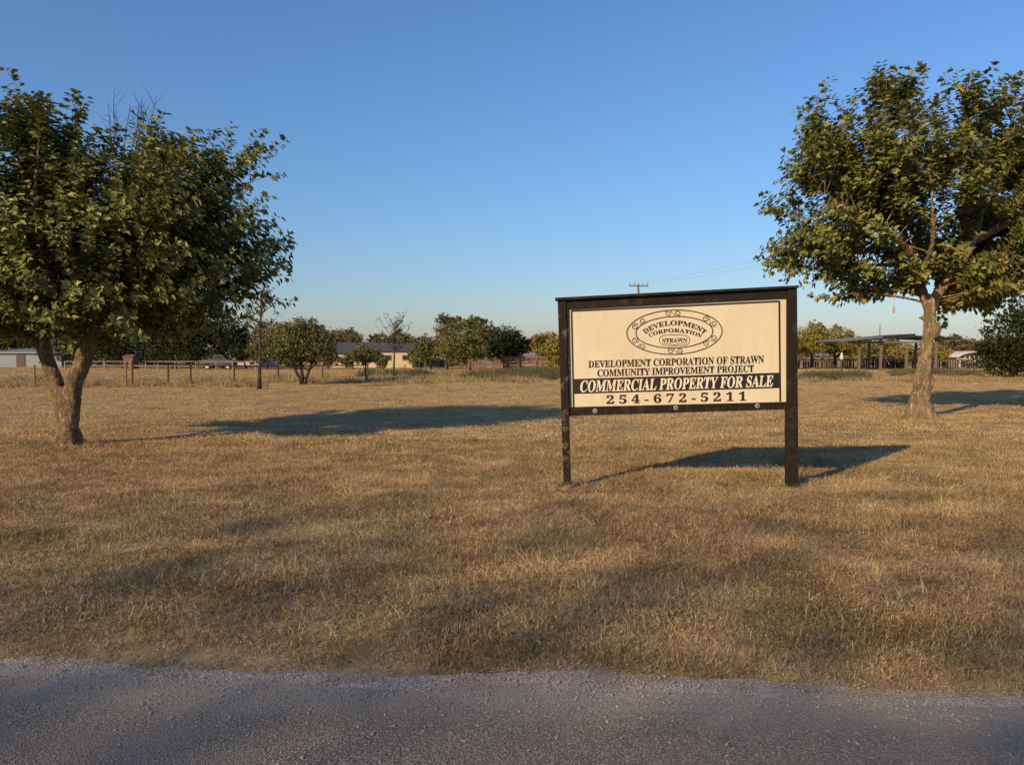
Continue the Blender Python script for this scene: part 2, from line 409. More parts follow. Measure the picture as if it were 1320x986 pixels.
lump = vnoise(x, y, 1.6, 3); s_ *= 0.62+0.76*lump
keep = rng.random(len(x)) < np.clip((vnoise(x, y, 2.6, 5)-0.15)*3.4, 0.35, 1); x, y, s_ = x[keep], y[keep], s_[keep]
v_ = np.where(rng.random(len(x)) < 0.955, rng.integers(0, 5, len(x)), rng.integers(5, 7, len(x)))
X2, Y2 = wedge(rng, 30000, 11.5, 48.0, 1.35, 3)
s2 = (0.8+0.5*rng.random(len(X2)))*(0.5+1.0*vnoise(X2, Y2, 0.7, 8)); v2 = rng.integers(7, 11, len(X2))
X3, Y3 = wedge(rng, 26000, 42.0, 84.0, 1.6, 3); X2 = np.concatenate([X2, X3]); Y2 = np.concatenate([Y2, Y3]); s2 = np.concatenate([s2, (1.0+1.4*rng.random(len(X3)))*(0.4+1.2*vnoise(X3*.5, Y3, 0.35, 12))]); v2 = np.concatenate([v2, rng.integers(7, 11, len(X3))])
xa = np.concatenate([x, X2]); ya = np.concatenate([y, Y2]); sa = np.concatenate([s_, s2]); va = np.concatenate([v_, v2])
P = np.stack([xa, ya, gh(xa, ya)], -1); n = len(P)
rot = np.stack([rng.normal(size=n)*0.08, rng.normal(size=n)*0.08, rng.random(n)*6.283], -1)
for bp_, rr, nn in ((gnd(731, 626), .14, 20), (gnd(1020, 624), .16, 24), (gnd(88, 576), .40, 44), (gnd(1187, 537), .55, 60)):
    a = rng.random(nn)*6.283; q = rr*(.5+.7*rng.random(nn)); X_ = bp_.x+np.cos(a)*q; Y_ = bp_.y+np.sin(a)*q
    P = np.concatenate([P, np.stack([X_, Y_, gh(X_, Y_)], -1)]); rot = np.concatenate([rot, np.stack([a*0, a*0, a], -1)])
    sa = np.concatenate([sa, 1.1+.9*rng.random(nn)]); va = np.concatenate([va, rng.integers(5, 7, nn)])
n = len(P)
scatter('dry_grass', P, rot, np.stack([sa, sa, sa*(0.8+0.4*rng.random(n))], -1), va, src, MG,
        'sun-bleached straw-coloured grass covering the whole lot', 'grass')

# loose stones on the road and along its edge
MS = plain('loose_stone', (0.34, 0.30, 0.255), 0.8, 0.5, 30)
st = []
for i in range(3):
    b = MB().blob((0, 0, 0.3), 0.5, 6, 90+i, (1, .8, .6)); me = b.mesh('stone'); me.materials.append(MS); st.append(bpy.data.objects.new('stone', me))
n = 11000; xg = rng.uniform(-5, 5, n); e = edge_y(xg)
yg = np.where(rng.random(n) < 0.5, e-0.05+rng.normal(size=n)*0.13, rng.uniform(1.9, 3.6, n))
kp = yg < e+0.35; xg, yg = xg[kp], yg[kp]; n = len(xg)
sz = 0.004+0.008*rng.random(n)**4
scatter('gravel', np.stack([xg, yg, np.full(n, 0.008)], -1), np.stack([rng.random(n)*.5, rng.random(n)*.5, rng.random(n)*6.28], -1),
        np.stack([sz, sz, sz*0.8], -1)*1.4, rng.integers(0, 3, n), st, MS, 'loose grey grit scattered on the road and its pale edge', 'gravel')

# weeds along the fences
MW = mat_grass('weed_blades', [(0.05, 0.055, 0.03), (0.085, 0.088, 0.045), (0.13, 0.125, 0.06), (0.20, 0.17, 0.09)], 0.4)
MD = mat_grass('tall_dry_grass_blades', [(0.22, 0.155, 0.075), (0.32, 0.235, 0.115), (0.42, 0.32, 0.16), (0.50, 0.40, 0.22)], 0.2)
wsrc = [tuft('weed_clump', 110, 0.40, 0.28, 0.028, R(28), 70+i, MW, 3, 0.8) for i in range(3)]
wsrc2 = [tuft('dry_clump', 90, 0.35, 0.20, 0.022, R(24), 75+i, MD, 3, 0.8) for i in range(3)]
def band(px0, px1, py0, py1, n):
    px = rng.uniform(px0, px1, n); py = rng.uniform(py0, py1, n)
    q = np.array([tuple(gnd(a, b)) for a, b in zip(px, py)]); q[:, 2] = gh(q[:, 0], q[:, 1]); return q
def scat_w(name, Q, s0, s1, srcs, mat, label, cat='weeds'):
    n = len(Q); s_ = rng.uniform(s0, s1, n)
    scatter(name, Q, np.stack([np.zeros(n), np.zeros(n), rng.random(n)*6.28], -1), np.stack([s_, s_, s_*rng.uniform(.7, 1.3, n)], -1),
            rng.integers(0, len(srcs), n), srcs, mat, label, cat)
scat_w('green_weeds', np.concatenate([band(470, 560, 483, 487, 70), band(595, 722, 482, 491, 130), band(655, 720, 479, 484, 120)]), 0.6, 1.5, wsrc, MW,
       'band of dark green weeds below the board wall left of the sign')
scat_w('green_weeds', np.concatenate([band(1035, 1115, 484, 491, 120), band(1150, 1285, 480, 486, 110)]), 0.6, 1.4, wsrc, MW,
       'dark green weeds before the corral fence right of the sign')
scat_w('tall_dry_grass', np.concatenate([band(-20, 340, 488, 500, 260), band(340, 700, 486, 494, 300), band(480, 700, 474, 492, 350), band(1030, 1330, 478, 493, 420)]), 0.5, 1.25, wsrc2, MD,
       'uncut pale grass standing along the far fence lines', 'grass')

# ---------------------------------------------------------------- the sign
YAW = R(5.5); SU = Vector((math.cos(YAW), -math.sin(YAW), 0)); SN = Vector((-math.sin(YAW), -math.cos(YAW), 0))   # across, towards the road
S0 = gnd(731, 626)
def sp(cx_, cy_):                         # a place on the sign's board, from enlarged coordinates, as (across, up)
    d = ray(700+cx_/3.2857, 350+cy_/3.2857); o = Vector((0, 0, H))
    t_ = (S0-o).dot(SN)/d.dot(SN); p = o+d*t_-S0; return p.dot(SU), p.z
def sw(u, v, out=0.0): return S0+SU*u+Vector((0, 0, v))+SN*out
sign = thing('property_sign', 'cream and black for-sale board on two dark timber posts in the dry grass', 'sign', tuple(S0))
WD = mat_wood('dark_stained_timber', (0.008, 0.006, 0.005), (0.022, 0.015, 0.011), (0.15, 0.10, 0.06))
WDr = mat_wood('dark_stained_post', (0.008, 0.006, 0.005), (0.019, 0.013, 0.010), (0.040, 0.027, 0.020))
def slab(corners, out0, out1):            # corners in enlarged coordinates, clockwise from top left
    q = [sp(*c) for c in corners]; b = MB()
    vs = [sw(u, v, out0) for u, v in q]+[sw(u, v, out1) for u, v in q]
    b.add(vs, [(3, 2, 1, 0), (4, 5, 6, 7), (0, 1, 5, 4), (1, 2, 6, 5), (2, 3, 7, 6), (3, 0, 4, 7)]); return b
def sput(name, b, mat, parent=sign, bv=0.004):
    o = b.build(name, mat, parent); o = recentre(o)
    if bv: bevel(o, bv)
    return o
def fixn(o):
    import bmesh
    bm = bmesh.new(); bm.from_mesh(o.data); bmesh.ops.recalc_face_normals(bm, faces=bm.faces); bm.to_mesh(o.data); bm.free(); return o
fixn(sput('post', slab([(62, 116), (97, 114), (119, 915), (88, 917)], -0.05, 0.045), WD)).__setitem__('label', 'weathered left post with paint worn pale along its edge')
fixn(sput('post', slab([(1029, 74), (1071, 71), (1077, 915), (1028, 912)], -0.05, 0.05), WDr)).__setitem__('label', 'darker right post leaning less than the left one')
fixn(sput('top_cap', slab([(52, 113), (1076, 61), (1076, 72), (52, 125)], -0.085, 0.075), WDr))
fixn(sput('top_rail', slab([(97.5, 123.5), (1028.5, 75), (1028.5, 113), (97.5, 160)], -0.03, 0.032), WDr))
fixn(sput('bottom_rail', slab([(104, 574), (1028.5, 551.5), (1028.5, 583), (105, 611)], -0.03, 0.026), WDr))
fixn(sput('side_strip', slab([(97.5, 161), (108, 160), (117, 572), (105, 573)], -0.02, 0.03), WD))  # narrow dark strip along the panel's left edge
# panel
t = NT('cream_sign_paint'); f = t.noise(t.coord('Object', (1, 1, 0.5)), 2.2, 5, 0.6); f2 = t.noise(t.coord('Object', (8, 8, 1.2)), 2.0, 4, 0.6)
c = t.ramp(f, [(0.35, (0.62, 0.55, 0.415)), (0.6, (0.67, 0.605, 0.47))])
c = t.mix(t.ramp(f2, [(0.5, 0.0), (0.8, 0.28)]), c, (0.42, 0.33, 0.21)); f3 = t.noise(t.coord('Object', (30, 30, 30)), 3, 5, 0.8); c = t.mix(t.ramp(f3, [(0.62, 0.0), (0.72, 0.35)]), c, (0.38, 0.29, 0.18))
MP = t.done(c, 0.55, t.bump(f2, 0.05, 0.004), 0.3)
INK = plain('black_sign_paint', (0.014, 0.012, 0.011), 0.5, 0.2, 12, bump=0.05)
panel = fixn(sput('panel', slab([(98, 148), (1029.5, 100), (1029.5, 560), (106, 585)], -0.012, 0.006), MP, bv=0))
PO = panel.location+sign.location
def loc(u, v, out): return sw(u, v, out)-PO
def print_quad(name, corners, out, mat=INK):
    q = [sp(*c_) for c_ in corners]; b = MB().add([loc(u, v, out) for u, v in q], [(3, 2, 1, 0)]); return fixn(b.build(name, mat, panel, world=False))
def line_strip(b, pts, wd, out, closed=False):
    """flat painted line on the board; pts in enlarged coordinates"""
    q = [Vector(sp(*p)) for p in pts]; n = len(q); vs = []
    for i in range(n):
        a = q[(i-1) % n] if closed or i > 0 else q[i]; c_ = q[(i+1) % n] if closed or i < n-1 else q[i]
        t_ = (c_-a).normalized(); nn = Vector((-t_.y, t_.x))*wd/2
        vs += [loc(*(q[i]+nn), out), loc(*(q[i]-nn), out)]
    m = n if closed else n-1
    b.add(vs, [(2*i, 2*i+1, 2*((i+1) % n)+1, 2*((i+1) % n)) for i in range(m)])
b = MB()
line_strip(b, [(121, 168), (1000, 127)], 0.020, 0.0074); line_strip(b, [(1000, 125), (1004, 551)], 0.020, 0.0075)
line_strip(b, [(121, 166), (130, 576)], 0.020, 0.0076); fixn(b.build('pinstripe', INK, panel, world=False))
print_quad('black_band', [(131, 455), (1003, 428), (1004, 493), (132, 518)], 0.0084)
def B(s, it=False):
    o = ''
    for ch in s:
        if ch.isalpha(): o += chr((0x1D468 if it else 0x1D400)+ord(ch)-65)
        elif ch.isdigit(): o += chr(0x1D7CE+int(ch))
        elif ch == '-': o += '-'
        else: o += ch
    return o
def text_mesh(s, it=False, spacing=1.0):
    cu = bpy.data.curves.new('lettering', 'FONT'); cu.body = B(s, it); cu.size = 1; cu.space_character = spacing; cu.resolution_u = 4; cu.offset = 0.012
    ob = bpy.data.objects.new('lettering', cu); C.objects.link(ob)
    bpy.context.view_layer.update(); dg = bpy.context.evaluated_depsgraph_get()
    me = bpy.data.meshes.new_from_object(ob.evaluated_get(dg)); bpy.data.objects.remove(ob); bpy.data.curves.remove(cu); return me
CAP = 0.68
def islands(me):
    import bmesh
    bm = bmesh.new(); bm.from_mesh(me); seen = set(); out = []
    for v in bm.verts:
        if v in seen: continue
        st_ = [v]; seen.add(v); grp = []
        while st_:
            q = st_.pop(); grp.append(q)
            for e in q.link_edges:
                o_ = e.other_vert(q)
                if o_ not in seen: seen.add(o_); st_.append(o_)
        ix = {q: i for i, q in enumerate(grp)}; gs = set(grp)
        out.append(([tuple(q.co) for q in grp], [tuple(ix[q] for q in f.verts) for f in bm.faces if f.verts[0] in gs]))
    bm.free(); return out
def text_line(s, x0, x1, yl, yr, mat=INK, it=False, spacing=1.0, out=0.0092, shear=0.0):
    """yl, yr = (top, bottom) at the left and right ends, enlarged coordinates"""
    me = text_mesh(s, it, spacing); n = len(me.vertices); a = np.empty(n*3); me.vertices.foreach_get('co', a); a = a.reshape(-1, 3)
    mn, mx = a[:, 0].min(), a[:, 0].max(); tt = (a[:, 0]-mn)/(mx-mn); hh = a[:, 1]/CAP
    q = []
    for i in range(n):
        X = x0+(x1-x0)*tt[i]; top = yl[0]+(yr[0]-yl[0])*tt[i]; bot = yl[1]+(yr[1]-yl[1])*tt[i]
        q.append(loc(*sp(X+shear*hh[i]*(bot-top), bot+(top-bot)*hh[i]), out))
    me.vertices.foreach_set('co', np.array(q).ravel()); me.update()
    if '254' in s:
        for k, (vs, fs) in enumerate(sorted(islands(me), key=lambda q: min(p[0] for p in q[0]))): MB().add(vs, fs).build('hyphen' if k in (3, 7) else 'digit', mat, panel, world=False)
        return
    o = put('lettering', me, mat, panel, world=False); o['label'] = 'line reading '+s; return o
WHT = plain('white_letter_paint', (0.72, 0.66, 0.54), 0.6, 0.08, 6, bump=0.03)
text_line('DEVELOPMENT CORPORATION OF STRAWN', 192, 935, (379, 407), (356, 387))
text_line('COMMUNITY IMPROVEMENT PROJECT', 230, 892, (416, 445), (396, 424))
text_line('COMMERCIAL PROPERTY FOR SALE', 155, 971, (463, 510), (440, 486), WHT, False, 1.0, 0.0104, 0.12)
text_line('254-672-5211', 268, 860, (526, 560), (510, 546), INK, False, 1.55)
# the oval emblem
def c2(x_, y_): return (780+x_/7.3333-700)*3.2857, (390+y_/7.3333-350)*3.2857
b = MB()
def ell(cx_, cy_, rx, ry, wd, rot=-0.03, n=64, out=0.0092):
    pts = []
    for i in range(n):
        a = 2*math.pi*i/n; u, v = rx*math.cos(a), ry*math.sin(a)
        pts.append(c2(cx_+u*math.cos(rot)-v*math.sin(rot), cy_+u*math.sin(rot)+v*math.cos(rot)))
    line_strip(b, pts, wd, out, True)
ell(655, 281, 450, 209, 0.0105); ell(654, 281, 363, 148, 0.0105)
fixn(b.build('oval_outline', INK, panel, world=False))
b = MB()
def scroll(cx_, cy_, ang, k=1.0):
    b = MB()
    for sgn in (-1, 1):
        pts = []
        for i in range(26):
            a = i/25*2*math.pi*1.45; r_ = 34*(1-i/25*0.72)*k
            u = sgn*(42*k-math.cos(a)*r_); v = math.sin(a)*r_*0.95*sgn
            pts.append(c2(cx_+u*math.cos(ang)-v*math.sin(ang), cy_+u*math.sin(ang)+v*math.cos(ang)))
        line_strip(b, pts, 0.0075, 0.0096 if sgn > 0 else 0.0098)
    fixn(b.build('scroll', INK, panel, world=False))
for cx_, cy_, an in ((640, 102, 0), (317, 203, -0.65), (988, 178, 0.55), (315, 387, 0.65), (990, 360, -0.6), (662, 457, 0)): scroll(cx_, cy_, an)
b = MB()
pts = []
for i in range(48):
    a = 2*math.pi*i/48; u, v = math.cos(a), math.sin(a)
    pts.append(c2(655+143*math.copysign(abs(u)**0.5, u), 357+50*math.copysign(abs(v)**0.8, v)))
line_strip(b, pts, 0.0062, 0.0092, True)
line_strip(b, [c2(550, 385), c2(600, 388), c2(655, 400), c2(710, 388), c2(765, 380)], 0.004, 0.0096)
fixn(b.build('name_plate', INK, panel, world=False))
def text_arc(s, cx_, cy_, rx, ry, a0, a1, h_, out=0.0098):
    me = text_mesh(s, False, 1.02); n = len(me.vertices); a = np.empty(n*3); me.vertices.foreach_get('co', a); a = a.reshape(-1, 3)
    mn, mx = a[:, 0].min(), a[:, 0].max(); q = []
    for i in range(n):
        t_ = (a[i, 0]-mn)/(mx-mn); an = a0+(a1-a0)*t_; hh = a[i, 1]/CAP*h_
        ex, ey = cx_+rx*math.cos(an), cy_-ry*math.sin(an)
        nxv = Vector((math.cos(an)/rx, math.sin(an)/ry)).normalized()
        q.append(loc(*sp(*c2(ex+nxv.x*hh, ey-nxv.y*hh)), out))
    me.vertices.foreach_set('co', np.array(q).ravel()); me.update()
    o = put('lettering', me, INK, panel, world=False); o['label'] = 'word '+s+' inside the oval'; return o
text_arc('DEVELOPMENT', 655, 420, 340, 205, R(144), R(35), 45)
text_arc('CORPORATION', 655, 420, 310, 138, R(139), R(38), 36)
x0, y0 = c2(540, 340); x1, _ = c2(775, 0)
o = text_line('STRAWN', x0, x1, (y0, y0+17), (y0-2, y0+15), INK, False, 1.0); o['label'] = 'word STRAWN on the small plate'
for bx, by in ((220, 589), (561, 576), (905, 568)):
    u, v = sp(bx, by); ctr = sw(u, v, 0.0265)
    h0 = MB().tube([ctr, ctr+SN*0.004], [0.026, 0.024], 16); o = sput('washer', h0, plain('zinc', (0.55, 0.52, 0.47), 0.45, 0.15, 20, 0.6), bv=0)
    h1 = MB().tube([ctr+SN*0.004, ctr+SN*0.014], [0.012, 0.010], 6); o2 = put('bolt', h1.mesh('bolt'), plain('dull_bolt', (0.12, 0.11, 0.1), 0.5, 0.2, 20, 0.6), o, world=True)

# ---------------------------------------------------------------- trees
def bez(p0, p1, p2, n):
    return [(p0*(1-t_)**2 + p1*2*t_*(1-t_) + p2*t_*t_) for t_ in [i/(n-1) for i in range(n)]]
def limb_mesh(name, paths, blobs, mat, parent, voxel=0.03, smooth_it=3, disp=0.02):
    b = MB(); p0 = paths[0][0][0]; r0 = paths[0][1][4]*1.0; rg = random.Random(int(p0.x*100))
    for k in range(9):                        # root ridges
        a = k*6.283/9+rg.uniform(-.25, .25); d = Vector((math.cos(a), math.sin(a), 0)); L = r0*rg.uniform(1.5, 2.3); h_ = r0*rg.uniform(2.0, 3.6)
        b.tube(bez(p0+d*r0*.55+Vector((0, 0, h_+.05)), p0+d*r0*.9+Vector((0, 0, .12)), p0+d*L+Vector((0, 0, -.02)), 7), [r0*q for q in (.22, .3, .36, .38, .34, .26, .12)], 8)
    for pts, rad in paths: b.tube(pts, rad, 14)
    for c_, r_, sq in blobs: b.blob(c_, r_, 12, 3, sq)
    o = b.build(name, mat, parent, True)
    m = o.modifiers.new('join', 'REMESH'); m.mode = 'VOXEL'; m.voxel_size = voxel; m.use_smooth_shade = True
    m = o.modifiers.new('smooth', 'SMOOTH'); m.iterations = smooth_it; m.factor = 0.6
    tx = bpy.data.textures.new(name+'_relief', 'CLOUDS'); tx.noise_scale = 0.13; tx.noise_depth = 3
    m = o.modifiers.new('relief', 'DISPLACE'); m.texture = tx; m.strength = disp*2.4; m.mid_level = 0.5
    return o
def refine(pts, rad, k, jit, rg):
    """smooth a sparse limb path"""
    P_ = [Vector(p) for p in pts]; out = []; ro = []
    for i in range(len(P_)-1):
        a = P_[max(i-1, 0)]; b_ = P_[i]; c_ = P_[i+1]; d = P_[min(i+2, len(P_)-1)]
        for j in range(k):
            t_ = j/k
            out.append(0.5*((2*b_)+(-a+c_)*t_+(2*a-5*b_+4*c_-d)*t_*t_+(-a+3*b_-3*c_+d)*t_**3)+Vector((rg.gauss(0, jit), rg.gauss(0, jit), 0)))
            ro.append(rad[i]*(1-t_)+rad[i+1]*t_)
    out.append(P_[-1]); ro.append(rad[-1]); return out, ro
def shade_tree(name, label, base, paths, blobs, lobes, ntips, nshoot, nleaf, lsize, bark, leafmat, seed, centre, group=None, upb=0.45, voxel=0.03, minz=0.0, twig=0.006, holes=(), slen=(0.28, 0.62), jit=0.5, radial=0.75, pet=0.02, tuf=0.0):
    """paths: limbs in local coordinates; lobes: (centre, radii) ellipsoids filled with leafy shoots"""
    rg = random.Random(seed); rn = np.random.default_rng(seed)
    t = thing(name, label, 'tree', tuple(base), group); Bs = Vector(base)
    P_ = []; nodes = []
    for pts, rad in paths:
        o_, r_ = refine(pts, rad, 4, 0.006, rg); P_.append(([Bs+p for p in o_], r_))
        nodes += [(p, r0) for p, r0 in zip(o_, r_) if p.z > minz]
    limb_mesh('trunk', P_, [(Bs+Vector(c_), r_, sq) for c_, r_, sq in blobs], bark, t, voxel)
    vol = [l[1][0]*l[1][1]*l[1][2] for l in lobes]; tips = []
    cen = Vector(centre)
    while len(tips) < ntips:
        l = rg.choices(lobes, vol)[0]; d = Vector((rg.gauss(0, 1), rg.gauss(0, 1), rg.gauss(0, 1))).normalized()
        r_ = rg.random()**0.42
        p = Vector(l[0])+Vector((d.x*l[1][0], d.y*l[1][1], d.z*l[1][2]))*r_
        if any((Vector((p.x-h_[0], 0, p.z-h_[1]))).length < h_[2] for h_ in holes): continue
        tips.append(p)
    br = MB(); LP = []; LD = []; LN = []; LS = []
    for p in tips:
        nd, nr = min(nodes, key=lambda q: (q[0]-p).length + max(0, q[0].z-p.z+0.2)*1.5)
        L = (p-nd).length
        ctrl = nd+(p-nd)*0.5+Vector((0, 0, 0.12*L))+Vector((rg.gauss(0, .07), rg.gauss(0, .07), rg.gauss(0, .05)))*L
        bp = bez(nd, ctrl, p, 7); r0 = min(nr*0.45, 0.008+0.0085*L)
        br.tube([Bs+q for q in bp], [r0+(twig*1.2-r0)*i/6 for i in range(7)], 5, False)
        out = (p-cen); out.normalize()
        for s_ in range(nshoot):
            k = rg.uniform(0.5, 1.0) if s_ else 1.0
            i = k*6; i0 = min(int(i), 5); st_ = bp[i0].lerp(bp[i0+1], i-i0)
            d = (out*radial+Vector((0, 0, upb))+Vector((rg.gauss(0, jit), rg.gauss(0, jit), rg.gauss(0, jit*.8)))).normalized()
            SLn = rg.uniform(*slen)*(lsize/0.1)**0.5
            e1 = st_+d*SLn*0.5+Vector((0, 0, 0.02)); e2 = st_+d*SLn+Vector((0, 0, -0.06*SLn))
            sh = bez(st_, e1, e2, 4); br.tube([Bs+q for q in sh], [twig, twig*.8, twig*.6, twig*.3], 3, False)
            for j in range(nleaf):
                t_ = (j+rg.random())/nleaf*1.05; q = st_*(1-t_)**2+e1*2*t_*(1-t_)+e2*t_*t_
                a = rg.random()*6.283; sd = d.orthogonal().normalized(); sd.rotate(Quaternion(d, a))
                ld = sd*0.8+d*0.45+Vector((0, 0, -0.25)); 
                LP.append(Bs+q+sd*rg.uniform(0.01, pet)+Vector((0, 0, -.01))); LD.append(ld); LN.append(Vector((0, 0, 1))*0.55+out*0.8+Vector((rg.gauss(0, .45), rg.gauss(0, .45), rg.gauss(0, .3))))
                LS.append(lsize*rg.uniform(0.6, 1.25))
    br.build('branches', bark, t, True)
    LP, LD, LN, LS = map(np.array, (LP, LD, LN, LS)); m_ = rn.random(len(LP)) < .6
    for q, shp in ((m_, LEAF_LOBED), (~m_, LEAF_OVAL)):
        o = put('crown', leaves('crown', LP[q], LD[q], LN[q], LS[q]*(1 if shp is LEAF_LOBED else .85), rn, shp), leafmat, t); tag(o, kind='stuff')
    return t

BK1 = mat_bark('tan_fissured_bark', (0.15, 0.108, 0.066), (0.50, 0.375, 0.235), 1.1, 0.55)
BK2 = mat_bark('pale_smooth_bark', (0.28, 0.20, 0.125), (0.58, 0.43, 0.27), 0.8, 0.35)
BKD = mat_bark('grey_bark', (0.06, 0.048, 0.036), (0.20, 0.15, 0.105), 1.0)
LF1 = foliage('olive_leaf', [(0.05, 0.065, 0.018), (0.13, 0.15, 0.032), (0.22, 0.24, 0.055), (0.38, 0.37, 0.12)], 0.15)
LF2 = foliage('olive_green_leaf', [(0.065, 0.08, 0.020), (0.15, 0.165, 0.035), (0.22, 0.235, 0.055), (0.32, 0.30, 0.09)], 0.2)

b1 = gnd(88, 575); b1.z = gz(b1.x, b1.y)-0.03
def l1(px, py, dy=0.0): return Vector(((px-88)/81.5, dy, (576-py)/81.5))
left_paths = [
    ([l1(88, 582), l1(88, 560), l1(88, 530), l1(88, 508), l1(87, 497)], [0.22, 0.165, 0.135, 0.12, 0.09]),
    ([l1(84, 560), l1(77, 505, .02), l1(66, 478, .05), l1(54, 450, .1), l1(38, 415, .1), l1(10, 360, 0), l1(-20, 300, -.2), l1(-40, 240, -.1), l1(-40, 190, 0)],
     [0.10, 0.115, 0.11, 0.105, 0.09, 0.07, 0.05, 0.03, 0.012]),
    ([l1(92, 560), l1(97, 500, -.02), l1(109, 470, -.05), l1(122, 440, -.1), l1(140, 400, -.1), l1(165, 340, .1), l1(195, 290, .2), l1(225, 235, .1), l1(244, 200, 0)],
     [0.10, 0.13, 0.13, 0.12, 0.095, 0.07, 0.05, 0.028, 0.012]),
    ([l1(48, 435, .1), l1(60, 370, .4), l1(65, 300, .6), l1(60, 235, .5), l1(50, 190, .3)], [0.08, 0.07, 0.05, 0.03, 0.012]),
    ([l1(44, 430, .1), l1(0, 390, -.5), l1(-70, 350, -1.0), l1(-150, 300, -1.2)], [0.07, 0.055, 0.035, 0.012]),
    ([l1(135, 410, -.1), l1(180, 370, -.4), l1(240, 330, -.6), l1(310, 300, -.5)], [0.07, 0.055, 0.035, 0.012]),
    ([l1(150, 375, 0), l1(170, 300, .6), l1(165, 250, .8), l1(150, 215, .6)], [0.06, 0.045, 0.03, 0.012]),
    ([l1(150, 385, 0), l1(180, 375, .5), l1(240, 380, .9), l1(310, 370, 1.0)], [0.06, 0.045, 0.03, 0.012]),
    ([l1(90, 400, 0), l1(95, 330, -.7), l1(110, 260, -1.1), l1(110, 200, -1.0)], [0.05, 0.045, 0.03, 0.012]),
    ([l1(50, 430, 0), l1(30, 400, .9), l1(-20, 350, 1.4), l1(-60, 300, 1.5)], [0.05, 0.045, 0.03, 0.012]),
]
def lob(px, py, rx, ry, dy=0.0, ryy=None, f_=l1, s=81.5): return (f_(px, py, dy), (rx/s, ryy if ryy else rx/s*0.9, ry/s))
lobes1 = [lob(-10, 275, 140, 95, 0, 1.5), lob(140, 305, 140, 95, 0, 1.6), lob(205, 290, 100, 75, 0, 1.4), lob(60, 372, 180, 58, 0, 1.7), lob(150, 408, 130, 26, 0, 1.3), lob(20, 408, 90, 24, 0, 1.3),
          lob(250, 398, 60, 18, 0, 1.0), lob(250, 345, 80, 50, 0, 1.2), lob(248, 205, 26, 30, 0, .5), lob(35, 192, 50, 30, 0, .7), lob(115, 235, 38, 34, 0, .7), lob(215, 385, 80, 32, 0, 1.2), lob(45, 225, 70, 55, 0, 1.1),
          lob(266, 180, 9, 12, 0, .2), lob(296, 218, 14, 12, 0, .3), lob(318, 262, 18, 14, 0, .4), lob(312, 315, 26, 22, 0, .5), lob(72, 168, 10, 14, 0, .25), lob(18, 160, 10, 12, 0, .25),
          lob(48, 168, 8, 12, 0, .2), lob(285, 245, 24, 20, 0, .5), lob(124, 205, 8, 12, 0, .2), lob(195, 225, 12, 14, 0, .3), lob(308, 345, 20, 12, 0, .4)]
left = shade_tree('broadleaf_tree', 'dense round-crowned tree with a trunk forking low, left of the sign', b1, left_paths,
                  [(l1(88, 512), 0.09, (1, .8, .9)), (l1(80, 520), .05, (1, 1, 1.3))], lobes1, 420, 4, 36, 0.118, BK1, LF1, 4, l1(95, 430), voxel=0.022, minz=1.4, slen=(.55, 1.05), jit=.26, radial=1.0, upb=.28, pet=.05)
# a few bare twigs above its top
b = MB(); rg = random.Random(8)
for k in range(12):
    p = b1+l1(150+rg.uniform(0, 55), 195+rg.uniform(-12, 12), rg.uniform(-.3, .3)); q = p+Vector((rg.uniform(-.22, .22), rg.uniform(-.1, .1), rg.uniform(.5, .95)))
    b.tube(bez(p, (p+q)/2+Vector((rg.gauss(0, .06), 0, 0)), q, 5), [.008, .006, .005, .004, .002], 4, False)
    for m in range(5):
        u = p.lerp(q, rg.uniform(.25, .9)); e = u+Vector((rg.gauss(0, .14), rg.gauss(0, .1), rg.uniform(.08, .28))); b.tube([u, u.lerp(e, .5)+Vector((0, 0, -.01)), e], [.004, .003, .0015], 3, False)
b.build('bare_twigs', BKD, left, True)

